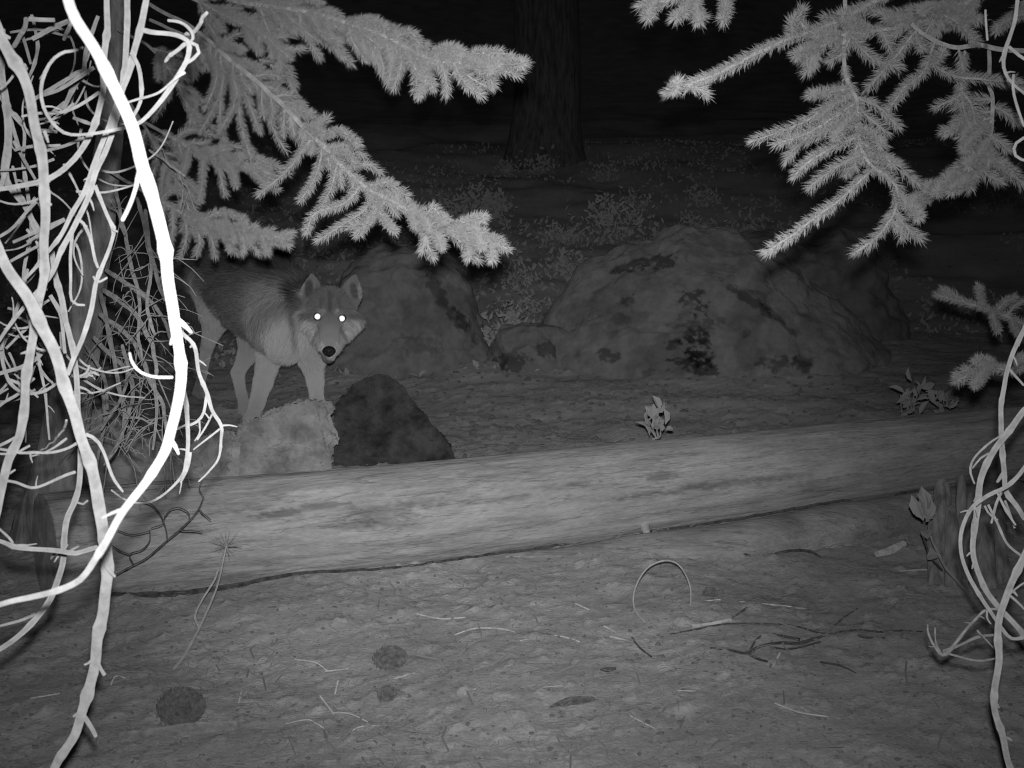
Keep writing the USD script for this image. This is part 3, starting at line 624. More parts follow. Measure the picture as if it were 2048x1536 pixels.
# eyes: dark ball with the mirror of the tapetum behind a wide pupil, turned to the flash
for ex, ey in ((635, 633), (684, 637)):
    o, dr = CAM, P(ex, ey, 1.0) - CAM; dr /= np.linalg.norm(dr)
    loc, _, _ = trimesh.ray.ray_triangle.RayMeshIntersector(wm).intersects_location([o], [dr])
    k = loc[np.argmin(np.linalg.norm(loc - o, axis=1))]
    ball = trimesh.creation.icosphere(3, .0165); ball.apply_translation(k + dr * .006)
    e = put('eye', ball, M['eye_dark'], wolf)
    tgt = CAM + [0, 0, .031]; nrm = tgt - k; nrm /= np.linalg.norm(nrm)
    u = np.cross(nrm, [0, 0, 1.0]); u /= np.linalg.norm(u); w2 = np.cross(nrm, u)
    a = np.linspace(0, 2 * np.pi, 24, endpoint=False); c0 = k - dr * .0135
    vv = np.vstack([c0 + nrm * .0012, *[c0 + nrm * (.0012 * (1 - q * q)) + .0118 * q * (np.cos(a)[:, None] * u + np.sin(a)[:, None] * w2) for q in (.5, 1.0)]])
    ff = [[0, 1 + i, 1 + (i + 1) % 24] for i in range(24)] + [x for i in range(24) for x in ([1 + i, 25 + i, 25 + (i + 1) % 24], [1 + i, 25 + (i + 1) % 24, 1 + (i + 1) % 24])]
    put('pupil', (vv, np.array(ff)), M['tapetum'], e)
nb, nr = W['snout']
dr = P(658, 703, 1.0) - CAM; dr /= np.linalg.norm(dr)
loc, _, _ = trimesh.ray.ray_triangle.RayMeshIntersector(wm).intersects_location([CAM], [dr]); k = loc[np.argmin(np.linalg.norm(loc - CAM, axis=1))]
nose = trimesh.creation.icosphere(4, 1.0); q = nose.vertices.copy(); q[:, 0] *= 1 - .28 * np.clip(-q[:, 2], 0, 1)
for sgn in (-1, 1): q -= (nose.vertex_normals * (.35 * np.exp(-(((q[:, 0] - sgn * .42) / .22) ** 2 + ((q[:, 2] + .12) / .26) ** 2)) * (q[:, 1] < 0))[:, None])
q = q * [.0265, .020, .0215]; nose.vertices = q + k + dr * .004 + [0, 0, 0]
put('nose', nose, M['nose'], wolf)
# fur
rng = np.random.default_rng(12)
FN = 95000
pts, fi = trimesh.sample.sample_surface(wm, FN, seed=4)
nn = wm.face_normals[fi]
tone, fl, flow = coat(pts, nn)
_, _, sd0 = project(pts); hd = smooth01((5.56 - sd0) / .06) * (pts[:, 2] > .38); fl = fl * (1 - hd) + np.minimum(fl * 1.15, .023) * hd
keep = np.ones(FN, bool)
for ex, ey in ((635, 633), (684, 637)):
    sx, sy, sd = project(pts); keep &= ~((ell(sx, sy, ex, ey, 11, 9) < 1) & (sd < 5.5))
keep &= ~((ell(sx, sy, 658, 703, 17, 14) < 1) & (sd < 5.4))
pts, nn, tone, fl, flow = (x[keep] for x in (pts, nn, tone, fl, flow))
flow = flow - nn * (flow * nn).sum(1, keepdims=True); flow /= np.maximum(np.linalg.norm(flow, axis=1, keepdims=True), .05)
flow = flow + [0, 0, -.25]
jit = np.stack([fbm(pts * 24, 2, 70 + k) for k in range(3)], -1) - .5
dirn = flow * 1.0 + nn * .42 + jit * (.7 + fl * 16)[:, None] + rng.normal(0, .15, pts.shape); dirn /= np.linalg.norm(dirn, axis=1, keepdims=True)
L = (fl * 1.2 * rng.uniform(.5, 1.2, len(fl)))[:, None]
cp = np.stack([pts - nn * .002, pts + dirn * L * .5 + nn * L * .05, pts + dirn * L + flow * L * .10 - nn * L * .06], 1)
wd = np.repeat(np.clip(fl * .055, .0007, .0026)[:, None], 3, 1) * [1.0, .75, .18]
tc = np.clip(tone * rng.uniform(1 - .25 - fl * 5, 1.25 + fl * 6), .02, .7)
fur = UsdGeom.BasisCurves.Define(stage, path_for('fur', wolf[0])); fur.CreateTypeAttr('linear')
fur.CreateCurveVertexCountsAttr(Vt.IntArray.FromNumpy(np.full(len(cp), 3, np.int32)))
fur.CreatePointsAttr(Vt.Vec3fArray.FromNumpy((cp - wolf[1]).reshape(-1, 3).astype(np.float32)))
fur.CreateWidthsAttr(Vt.FloatArray.FromNumpy(wd.ravel().astype(np.float32))); fur.SetWidthsInterpolation('vertex')
UsdGeom.PrimvarsAPI(fur).CreatePrimvar('tone', Sdf.ValueTypeNames.Color3fArray, 'vertex').Set(Vt.Vec3fArray.FromNumpy(np.repeat(np.repeat(tc, 3)[:, None], 3, 1).astype(np.float32)))
UsdShade.MaterialBindingAPI.Apply(fur.GetPrim()).Bind(M['coat']); tag(fur.GetPrim(), kind='stuff')

# ------------------------------------------------------------------ bare dead branches hanging close to the camera
DEEPER = 1.46
GL, GR = 'dead branches hanging at the left of the picture', 'dead branches hanging at the right of the picture'
def dead_branch(label, main, d0, d1, twigs=(), seed=0, mat='twig', group=GL, spurs=3, cat='branch', name='dead_branch', every=.06):
    """main and each twig: rows (px, py, width px); a twig may carry its own depths (d0, d1, rows)."""
    rng = np.random.default_rng(seed + 100); far = (lambda d: d * DEEPER if d < 1.5 else d) if seed != 1 else (lambda d: d * 1.22)
    d0, d1 = far(d0), far(d1)
    o = twig_bumps(pixpath(main, d0, d1, .008, .90, jit=.013, seed=seed), rng, every, .42)
    root = thing(name, label, cat, group, base=o[0, :3])
    put('stem', tube(o, 10, .10, seed), M[mat], root)
    for k in rng.integers(4, len(o) - 4, spurs):
        put('spur', spur(o, rng, int(k), rng.uniform(.010, .022)), M[mat], root)
    for t in twigs:
        if len(t) == 3 and np.ndim(t[2]) == 2: a, b, rows = far(t[0]), far(t[1]), t[2]
        else:
            rows = t; qx, qy, _ = project(o[:, :3]); k = int(np.argmin(np.hypot(qx - rows[0][0], qy - rows[0][1])))
            e = int(np.argmin(np.hypot(qx - rows[-1][0], qy - rows[-1][1])))
            a = ((o[k, :3] - CAM) @ FWD); b = a + rng.uniform(-.03, .06)
            if math.hypot(qx[e] - rows[-1][0], qy[e] - rows[-1][1]) < 8: b = ((o[e, :3] - CAM) @ FWD)
        w = twig_bumps(pixpath(rows, a, b, .008, jit=.010, seed=seed + 7), rng, .045, .4)
        put('twig', tube(w, 7, .05, seed), M[mat], root)
    return root
dead_branch('thickest white bare branch arching past the wolf and curling back left',
    [(128, -8, 22), (143, 30, 23), (187, 93, 24), (227, 183, 25), (263, 263, 26), (283, 330, 28), (310, 413, 28), (330, 497, 26), (337, 550, 25), (350, 633, 24), (359, 720, 23), (352, 800, 23), (328, 893, 22), (293, 953, 19), (253, 1007, 17), (233, 1039, 17), (207, 1089, 16), (167, 1142, 15), (140, 1165, 14), (83, 1189, 13), (0, 1205, 12), (-40, 1210, 11)], .74, .98,
    [[(279, 322, 8), (266, 365, 7), (257, 390, 7), (242, 437, 7)], [(348, 753, 5), (310, 752, 5), (283, 740, 5), (267, 720, 5), (262, 703, 4)]], 1, spurs=5)
dead_branch('straight white bare branch running steeply from the left edge to the bottom edge',
    [(-20, 470, 22), (0, 508, 24), (27, 563, 25), (67, 633, 27), (100, 700, 26), (130, 767, 25), (150, 823, 25), (167, 883, 24), (187, 950, 25), (197, 1003, 27), (204, 1049, 26), (210, 1109, 25), (210, 1192, 25), (201, 1275, 24), (187, 1352, 23), (170, 1419, 22), (150, 1472, 20), (128, 1510, 20), (108, 1550, 19)], .92, 1.16,
    [[(170, 868, 7), (190, 880, 7), (207, 910, 6), (227, 957, 6), (246, 985, 4)], [(207, 1125, 8), (220, 1142, 7), (228, 1151, 5)], [(197, 1315, 7), (205, 1336, 7), (211, 1347, 6)], [(190, 1318, 6), (180, 1323, 5), (170, 1326, 4)], [(170, 1432, 10), (183, 1455, 9), (190, 1471, 8)], [(166, 1420, 6), (150, 1432, 5)]], 2, spurs=3)
dead_branch('white bare branch bowed along the left edge behind the steep straight one',
    [(-25, 10, 24), (0, 63, 25), (22, 107, 25), (47, 150, 24), (67, 217, 22), (80, 297, 22), (87, 363, 21), (90, 447, 20), (92, 530, 19), (87, 570, 19), (77, 627, 19), (66, 700, 19), (53, 783, 19), (37, 867, 19), (17, 933, 19), (2, 990, 18), (-12, 1040, 16)], .98, 1.12,
    [[(49, 133, 8), (52, 138, 6)], [(83, 262, 7), (93, 282, 5)], [(93, 395, 8), (103, 410, 6)]], 3, spurs=3)
dead_branch('pale bare branch dropping from the top edge and bending left to the frame edge',
    [(214, -10, 12), (214, 30, 13), (217, 63, 14), (213, 130, 14), (203, 190, 13), (190, 243, 13), (167, 290, 13), (130, 333, 12), (93, 360, 12), (50, 373, 11), (0, 378, 10), (-30, 380, 9)], 1.06, 1.02,
    [[(170, 286, 6), (150, 320, 5), (117, 348, 4)], [(196, 184, 7), (160, 213, 6), (123, 228, 6), (73, 230, 5), (40, 236, 4)]], 4)
dead_branch('pair of pale twisted branches fanning down left from the top beside the thickest one',
    [(296, -12, 13), (287, 30, 14), (270, 90, 14), (257, 153, 14), (240, 210, 13), (228, 260, 12), (210, 305, 12), (187, 350, 12), (160, 430, 12), (133, 490, 12), (107, 540, 11), (80, 580, 9), (30, 640, 8), (-10, 690, 7)], 1.0, 1.1,
    [(1.05, 1.06, [(256, -10, 12), (254, 40, 12), (248, 97, 12), (242, 163, 11), (227, 230, 11), (207, 283, 10), (180, 350, 10), (150, 420, 9), (120, 478, 8), (90, 515, 7), (50, 560, 6)]),
     [(190, 367, 8), (207, 407, 7), (220, 440, 7), (228, 463, 8), (221, 490, 7), (207, 530, 8), (193, 567, 9), (181, 610, 10), (163, 677, 10), (143, 723, 10), (133, 748, 9)],
     [(157, 440, 7), (170, 452, 6), (180, 480, 6), (189, 520, 6), (197, 540, 5)], [(146, 467, 6), (142, 500, 6), (140, 540, 6), (140, 590, 5), (149, 606, 5), (168, 609, 4)],
     [(193, 567, 6), (203, 565, 5), (214, 560, 4)], [(193, 567, 4), (188, 556, 4)], [(226, 463, 6), (234, 466, 4)], (1.0, 1.0, [(270, 103, 8), (284, 130, 8), (287, 163, 8), (285, 200, 7), (270, 232, 6), (258, 240, 5)])], 5, spurs=4)
dead_branch('hooked pale twig looping round to a knot of curls beside the fir bough',
    [(168, 98, 5), (150, 104, 6), (123, 110, 7), (97, 128, 7), (86, 163, 8), (89, 203, 7), (104, 234, 7), (133, 260, 7), (173, 266, 6), (233, 258, 7), (281, 248, 8), (320, 213, 10), (352, 173, 11), (369, 133, 11), (377, 105, 11), (377, 84, 10), (355, 73, 10), (322, 66, 10), (292, 60, 12)], .90, 1.0,
    [(1.0, 1.05, [(337, 43, 6), (352, 45, 6), (372, 52, 6), (386, 64, 7), (391, 78, 6), (386, 86, 6)]), (1.0, 1.12, [(415, 28, 7), (400, 50, 8), (386, 63, 8), (371, 70, 8)]), (1.0, .99, [(378, 86, 7), (392, 92, 7), (396, 103, 7), (388, 115, 7), (372, 128, 6)]),
     (1.0, 1.05, [(368, 88, 8), (352, 106, 8), (333, 127, 7)]), (.95, 1.0, [(370, 150, 6), (340, 172, 5), (318, 185, 5), (283, 196, 5), (250, 206, 4)])], 6, spurs=3)
dead_branch('grey upright branch at the far left edge forking low into two arms',
    [(4, 60, 12), (6, 130, 14), (10, 180, 15), (10, 230, 16), (12, 300, 17), (14, 350, 17), (28, 380, 14), (43, 400, 13), (62, 440, 12), (77, 482, 12), (84, 530, 10), (92, 580, 9)], 1.25, 1.25,
    [(1.25, 1.2, [(12, 345, 11), (4, 372, 10), (-12, 396, 9)]), [(15, 222, 6), (30, 232, 6), (43, 262, 6), (47, 310, 6), (47, 340, 5)], [(16, 225, 5), (35, 248, 5), (60, 268, 4)]], 7)
dead_branch('long grey branch behind the steep one, hooking out at the lower left edge',
    [(100, 505, 11), (110, 543, 12), (123, 587, 13), (133, 633, 13), (143, 673, 13), (153, 707, 13), (157, 767, 12), (160, 830, 12), (160, 917, 12), (156, 967, 12), (148, 1005, 12), (137, 1042, 13), (130, 1085, 13), (122, 1132, 13), (107, 1179, 14), (77, 1229, 13), (40, 1265, 12), (0, 1292, 11), (-30, 1305, 10)], 1.22, 1.12,
    [[(100, 593, 8), (117, 623, 8), (127, 660, 7), (133, 707, 7)], [(112, 1105, 6), (106, 1112, 5), (101, 1119, 4)], [(73, 1230, 6), (40, 1245, 6), (0, 1257, 5), (-20, 1262, 4)], [(150, 995, 5), (163, 1008, 4), (177, 999, 4)]], 8)
dead_branch('nearly level pale twig at lower left joining the edge to the steep branch',
    [(-30, 1075, 8), (0, 1082, 9), (27, 1092, 10), (67, 1096, 10), (127, 1099, 11), (150, 1102, 11), (173, 1095, 10), (195, 1089, 9)], 1.06, 1.08, [[(25, 1086, 5), (12, 1070, 5), (-8, 1050, 4)], [(125, 1098, 5), (135, 1088, 4)]], 9)
dead_branch('curved grey twig loop at the left edge, level with the wolf',
    [(55, 540, 6), (36, 600, 7), (23, 650, 8), (8, 687, 8), (7, 730, 8), (20, 763, 8), (50, 787, 7), (80, 787, 7), (110, 773, 6), (140, 752, 5)], 1.3, 1.2, [[(0, 748, 8), (40, 733, 8), (73, 713, 8), (93, 690, 8)], [(10, 700, 5), (30, 680, 5), (55, 655, 5)], [(20, 760, 5), (50, 772, 5), (75, 790, 4)]], 10)
dead_branch('upper of two thin pale twigs bowed between left edge and steep branch',
    [(-20, 890, 5), (7, 896, 6), (40, 905, 6), (87, 905, 6), (120, 897, 6), (152, 876, 6)], 1.12, 1.05, [[(0, 893, 6), (14, 884, 6), (30, 874, 5)]], 11, spurs=1)
dead_branch('lower of two thin pale twigs bowed between left edge and steep branch',
    [(-20, 955, 5), (20, 963, 6), (60, 968, 6), (107, 960, 6), (155, 938, 7)], 1.12, 1.06, [[(0, 957, 5), (18, 948, 5), (30, 938, 4)]], 12, spurs=1)
dead_branch('straight grey twig slanting up from the left edge to the bowed branch',
    [(-15, 820, 7), (0, 810, 7), (43, 780, 7), (72, 755, 6)], 1.3, 1.25, [[(-5, 795, 5), (20, 780, 4)]], 13, spurs=1)
dead_branch('tangled dim twigs in the upper left corner behind the white branches',
    [(198, 30, 8), (188, 55, 9), (178, 85, 9), (168, 118, 9), (163, 142, 10), (150, 165, 10), (133, 203, 10), (112, 245, 9), (85, 280, 8)], 1.75, 1.8,
    [(1.6, 1.6, [(190, 140, 8), (160, 158, 8), (123, 180, 7), (92, 192, 6)]), (1.7, 1.7, [(160, 143, 8), (130, 160, 8), (98, 180, 8), (66, 200, 7), (50, 215, 5)]), (1.7, 1.7, [(140, 44, 10), (100, 60, 10), (64, 78, 9)]), (1.7, 1.75, [(145, 36, 9), (142, 58, 8), (128, 80, 8)]), (1.7, 1.8, [(54, 38, 10), (42, 60, 10), (28, 92, 9)]),
     (1.8, 1.8, [(20, 66, 5), (50, 60, 5), (80, 59, 5), (110, 66, 5), (135, 73, 4)]), (1.8, 1.8, [(60, 30, 6), (68, 60, 6), (75, 88, 7), (73, 110, 6), (64, 140, 6), (52, 165, 5)]), (1.9, 1.9, [(42, 68, 6), (54, 98, 6), (64, 128, 5)]), (1.7, 1.7, [(145, 237, 7), (162, 243, 7), (182, 250, 6)]),
     (1.8, 1.8, [(130, 205, 7), (108, 222, 7), (90, 240, 5)]), (1.6, 1.6, [(170, 273, 6), (130, 290, 6), (90, 300, 6)]), (1.6, 1.6, [(70, 290, 6), (50, 293, 6), (32, 298, 6)]), (1.7, 1.7, [(60, 260, 7), (95, 262, 8), (112, 265, 6)]), (1.5, 1.5, [(60, 38, 9), (85, 40, 9), (112, 41, 8)]), (1.6, 1.6, [(73, 400, 6), (27, 453, 6), (-5, 475, 6)]), (1.6, 1.6, [(130, 438, 6), (80, 460, 6), (27, 484, 6)]), (1.6, 1.6, [(130, 440, 6), (53, 484, 6)]), (1.7, 1.65, [(86, 482, 6), (20, 523, 6)]), (1.7, 1.7, [(26, 282, 7), (47, 320, 7), (70, 356, 5)])], 14, 'grey_twig', spurs=2)
dead_branch('scruffy tuft of curled twig ends beside the bare fir trunk',
    [(133, 748, 8), (150, 752, 7), (170, 752, 7), (186, 742, 6), (200, 733, 4)], 1.25, 1.4, [[(160, 752, 5), (175, 745, 5), (182, 730, 4)], [(165, 753, 5), (184, 747, 5), (198, 752, 4)], [(135, 745, 6), (130, 735, 5)], [(172, 750, 4), (187, 754, 3)]], 15, spurs=1)
dead_branch('thin grey drooping branch just right of the thickest white one, kinked at the rock',
    [(352, 640, 8), (363, 667, 9), (383, 697, 9), (397, 740, 8), (417, 793, 9), (430, 827, 8), (443, 853, 8), (441, 883, 6), (437, 923, 5), (423, 943, 4), (400, 962, 3)], 1.75, 1.95,
    [[(415, 793, 6), (407, 826, 6), (395, 843, 6), (380, 850, 5), (352, 858, 4)], [(407, 826, 3), (418, 838, 3)], [(424, 829, 4), (412, 852, 4), (395, 878, 3)], [(440, 856, 4), (415, 875, 4), (388, 897, 3)], [(398, 842, 4), (400, 862, 3), (390, 880, 3)], [(383, 697, 4), (389, 688, 3)]], 16, 'twig', spurs=2)
dead_branch('grey whip curving down and back left along the pale mound',
    [(362, 735, 7), (369, 773, 9), (377, 817, 10), (382, 867, 9), (380, 917, 8), (368, 950, 7), (333, 983, 5), (290, 1002, 5), (250, 998, 4), (222, 980, 3)], 1.7, 1.8, [[(381, 905, 5), (376, 935, 5), (362, 965, 4)], [(372, 850, 3), (355, 858, 3), (340, 866, 3)]], 17, spurs=2)
dead_branch('pale bare limb rising along the right edge of the picture',
    [(2060, 630, 9), (2037, 676, 10), (2018, 722, 10), (2008, 781, 10), (2007, 859, 11), (2006, 957, 11), (2011, 984, 11), (2030, 1012, 11), (2050, 1042, 10)], 1.30, 1.34, [[(2006, 945, 8), (1998, 962, 6)], [(2013, 735, 5), (2026, 752, 5), (2044, 770, 4)], [(2010, 1000, 5), (2022, 1030, 4), (2030, 1052, 4)]], 21, group=GR)
dead_branch('thick pale bare limb bowed left in front of the splintered stump',
    [(2065, 808, 13), (2044, 827, 14), (2011, 866, 14), (1985, 905, 14), (1966, 957, 14), (1957, 1016, 15), (1947, 1055, 13), (1946, 1101, 12), (1966, 1160, 12), (1992, 1212, 12), (2024, 1251, 12), (2058, 1280, 11)], 1.28, 1.34,
    [[(1975, 1010, 5), (1998, 1050, 5), (2018, 1090, 5), (2045, 1115, 5)], [(1968, 1012, 4), (1978, 1028, 4), (1996, 1040, 4)], [(2010, 866, 4), (1975, 888, 4), (1945, 915, 4), (1938, 940, 4), (1950, 968, 3)], [(1984, 903, 4), (1960, 915, 4), (1943, 938, 3)]], 22, group=GR)
dead_branch('slimmer pale limb running beside the thick bowed one at the right',
    [(2060, 920, 9), (2044, 938, 9), (2011, 975, 9), (1979, 993, 9), (1943, 1020, 8), (1926, 1062, 8), (1931, 1121, 8), (1951, 1180, 9), (1979, 1225, 8), (2005, 1262, 8), (2025, 1276, 7), (2056, 1272, 6)], 1.24, 1.27, [[(2001, 988, 5), (1990, 1012, 5), (1982, 1048, 4)], [(1990, 985, 4), (2010, 1020, 5), (2030, 1050, 4)], [(1972, 1210, 4), (1974, 1232, 4), (1983, 1246, 3)]], 23, group=GR)
dead_branch('straight pale limb standing lowest at the right edge down to the bottom corner',
    [(2068, 1080, 14), (2042, 1127, 15), (2018, 1186, 15), (2002, 1232, 15), (1996, 1284, 15), (1992, 1350, 15), (1992, 1408, 14), (2002, 1450, 14), (2012, 1490, 14), (2026, 1550, 13)], 1.22, 1.26, [[(2016, 1186, 5), (2035, 1205, 5), (2052, 1222, 4)], [(1992, 1380, 4), (1986, 1398, 4), (1990, 1412, 3)], [(2012, 1200, 4), (2040, 1172, 4), (2055, 1160, 3)]], 24, group=GR)
dead_branch('thin looping twigs in the lower right beside the lowest limb',
    [(1998, 1220, 5), (1966, 1225, 6), (1926, 1265, 6), (1896, 1298, 7), (1881, 1304, 7), (1862, 1285, 5), (1856, 1262, 4), (1857, 1248, 3)], 1.9, 2.1, [[(1885, 1302, 5), (1913, 1291, 5), (1955, 1275, 5), (1995, 1270, 4)], [(1885, 1304, 4), (1926, 1316, 4), (1960, 1320, 4), (1995, 1316, 4)], [(1881, 1304, 4), (1872, 1285, 3), (1870, 1255, 3)], [(1957, 1262, 4), (1970, 1282, 3), (1985, 1298, 3)]], 25, 'grey_twig', group=GR)
dead_branch('bare twigs hanging at the top right edge in front of the fir needles',
    [(2032, -10, 8), (2028, 35, 8), (2016, 75, 8), (2009, 105, 9), (2012, 135, 7), (2026, 165, 6), (2052, 188, 5)], 1.7, 1.75, [[(2014, 92, 6), (2035, 112, 6), (2055, 125, 5)], (1.7, 1.7, [(2028, 150, 5), (2026, 180, 5), (2034, 215, 5), (2046, 250, 4)]), (1.7, 1.7, [(2055, 268, 6), (2032, 283, 6), (2027, 300, 6), (2034, 316, 6), (2056, 324, 5)]), (1.7, 1.7, [(1972, 20, 4), (1973, 55, 4), (1974, 80, 4)])], 26, group=GR)

dead_branch('dark curly tubes standing in for twig shadows on the left end of the log', [(233, 1149, 3.0), (267, 1129, 3.0), (300, 1109, 3.0), (333, 1082, 3.0), (360, 1059, 3.0), (383, 1035, 2.4), (397, 1015, 2.4), (408, 990, 1.8)], 3.1, 3.15,  # dark tubes in place of twig shadows cast on the log
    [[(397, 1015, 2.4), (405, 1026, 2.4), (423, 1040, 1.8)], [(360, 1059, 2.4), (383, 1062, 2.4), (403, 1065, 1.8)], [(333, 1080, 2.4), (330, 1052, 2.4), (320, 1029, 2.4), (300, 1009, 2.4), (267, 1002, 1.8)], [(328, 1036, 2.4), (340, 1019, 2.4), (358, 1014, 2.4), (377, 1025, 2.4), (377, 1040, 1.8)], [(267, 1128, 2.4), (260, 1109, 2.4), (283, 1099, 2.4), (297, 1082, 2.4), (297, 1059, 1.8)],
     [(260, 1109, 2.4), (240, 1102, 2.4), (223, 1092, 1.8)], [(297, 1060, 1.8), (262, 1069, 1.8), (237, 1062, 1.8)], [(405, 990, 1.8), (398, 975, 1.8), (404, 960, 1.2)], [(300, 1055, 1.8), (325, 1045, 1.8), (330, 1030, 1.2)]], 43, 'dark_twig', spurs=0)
rt = np.random.default_rng(41); tang = []
for _ in range(46):
    a, y0 = rt.uniform(-.9, .9), rt.uniform(20, 900); x0 = rt.uniform(-20, 190) * (1 - .25 * (y0 > 600)); L = rt.uniform(70, 190); th = rt.uniform(0, np.pi); rows = []; dq = rt.uniform(1.55, 2.2)
    for t in np.linspace(0, 1, 5): rows.append((x0 + math.cos(th) * L * t, y0 + math.sin(th) * L * t, 5.5 - 3.0 * t)); th += a * .45
    tang.append((dq, dq + rt.uniform(-.15, .15), rows))
dead_branch('fine tangle of thin curved grey twigs filling the gaps along the left edge', [(-15, 140, 8), (30, 260, 8), (60, 420, 8), (50, 600, 7), (90, 760, 6), (100, 880, 4)], 1.9, 1.8, tang, 42, 'twig')

# ------------------------------------------------------------------ fir boughs
def needles_on(o, rng, per_m=2300, length=.018, tipboost=True, ang=54, thin=1.0, half=None):
    """Flat needles standing off a shoot in all directions, leaning forward."""
    t, u, w = frames(o[:, :3]); s = np.r_[0, np.cumsum(np.linalg.norm(np.diff(o[:, :3], axis=0), axis=1))]
    n = max(6, int(s[-1] * per_m * 2.6 * rng.uniform(.85, 1.1)))
    x = rng.uniform(0, 1, n) * s[-1]
    if tipboost: x = np.r_[x, s[-1] * rng.uniform(.93, 1, 16)]; n = len(x)
    def itp(a): return np.stack([np.interp(x, s, a[:, k]) for k in range(3)], 1)
    c, T, U, Wv = itp(o[:, :3]), itp(t), itp(u), itp(w)
    W_ = np.cross(T, (T * [1, 1, .3])[:, [0, 1, 2]] * 0 + FWD); W_ /= np.maximum(np.linalg.norm(W_, axis=1, keepdims=True), .05)
    phi = rng.uniform(0, 2 * np.pi, n); R = U * np.cos(phi)[:, None] + Wv * np.sin(phi)[:, None]
    R = R + W_ * (np.sign(rng.uniform(-1, 1, n)) * .55)[:, None] + np.array([0, 0, .15]); R -= T * (R * T).sum(1, keepdims=True); R /= np.linalg.norm(R, axis=1, keepdims=True)
    a = np.radians(ang + rng.normal(0, 9, n)); end = (x > s[-1] * .96) & tipboost; a[end] *= rng.uniform(.2, 1, end.sum())
    D = T * np.cos(a)[:, None] + R * np.sin(a)[:, None]
    L = length * .86 * rng.uniform(.62, 1.12, n)[:, None] * np.where(x < s[-1] * .1, .8, 1.0)[:, None]
    S = np.cross(D, R + rng.normal(0, .5, (n, 3))); S /= np.maximum(np.linalg.norm(S, axis=1, keepdims=True), 1e-6)
    wd = .00046 * thin
    mid = c + D * L * .55 + R * L * .03
    tip = c + D * L + T * L * .10
    v = np.stack([c + S * wd * .5, mid + S * wd, tip, mid - S * wd, c - S * wd * .5], 1).reshape(-1, 3)
    k = np.arange(n)[:, None] * 5
    return v, np.vstack([k + [0, 1, 4], k + [1, 3, 4], k + [1, 2, 3]])

def bough(where, label, stem, d0, d1, shoots=(), bare=(0, 0), seed=0, auto=None, group=None, length=.021, per_m=2300, name='fir_bough', nstem=True, droop=.0, mat='grey_twig'):
    """stem rows (px, py, w); shoots: rows (px, py) from the stem outwards; auto: (px step, px length, angle left, angle right, fraction range)."""
    rng = np.random.default_rng(seed + 500)
    o = pixpath(stem, d0, d1, .008, jit=.006, seed=seed)
    par = thing(name, label, 'bough', group, base=o[0, :3]) if where is None else sub(name, where)
    put('stem', tube(o, 8, .08, seed), M[mat], par)
    sx, sy, sd = project(o[:, :3]); nv = []
    if nstem:
        i0 = int(len(o) * bare[0]); nv.append(needles_on(o[i0:], rng, per_m, length))
    todo = []
    for r in shoots:
        r = np.asarray(r, float); k = int(np.argmin(np.hypot(sx - r[0, 0], sy - r[0, 1])))
        todo.append((sd[k], sd[k] + rng.uniform(-.16, .05), np.c_[r[:, :2], np.linspace(5, 3, len(r))]))
    if auto:
        for (f0, f1, step, lpx, angs) in auto:
            s = np.r_[0, np.cumsum(np.hypot(np.diff(sx), np.diff(sy)))]; x = f0 * s[-1]
            while x < f1 * s[-1]:
                k = min(int(np.searchsorted(s, x)), len(o) - 2); th = math.atan2(sy[k + 1] - sy[k], sx[k + 1] - sx[k])
                for a in angs:
                    if rng.random() < .30: continue
                    b = th + math.radians(a + rng.normal(0, 9)); L = lpx * rng.uniform(.6, 1.15) * (1 - .35 * x / s[-1])
                    c = b + math.radians(rng.normal(0, 10) - (a * .25))
                    rows = [(sx[k], sy[k], 5), (sx[k] + math.cos(b) * L * .5, sy[k] + math.sin(b) * L * .5, 4), (sx[k] + math.cos(b) * L * .5 + math.cos(c) * L * .5, sy[k] + math.sin(b) * L * .5 + math.sin(c) * L * .5, 3)]
                    todo.append((sd[k], sd[k] + rng.normal(0, .07), np.array(rows)))
                x += step * rng.uniform(.75, 1.25)
    for a, b, rows in todo:
        w = pixpath(rows, a, b, .008, jit=.006, seed=seed + 3)
        put('side_shoot', tube(w, 5), M[mat], par); nv.append(needles_on(w, rng, per_m, length))
    if nv: put('needles', join(nv), M['needle'], par, smooth=False, kind='stuff')
    return par
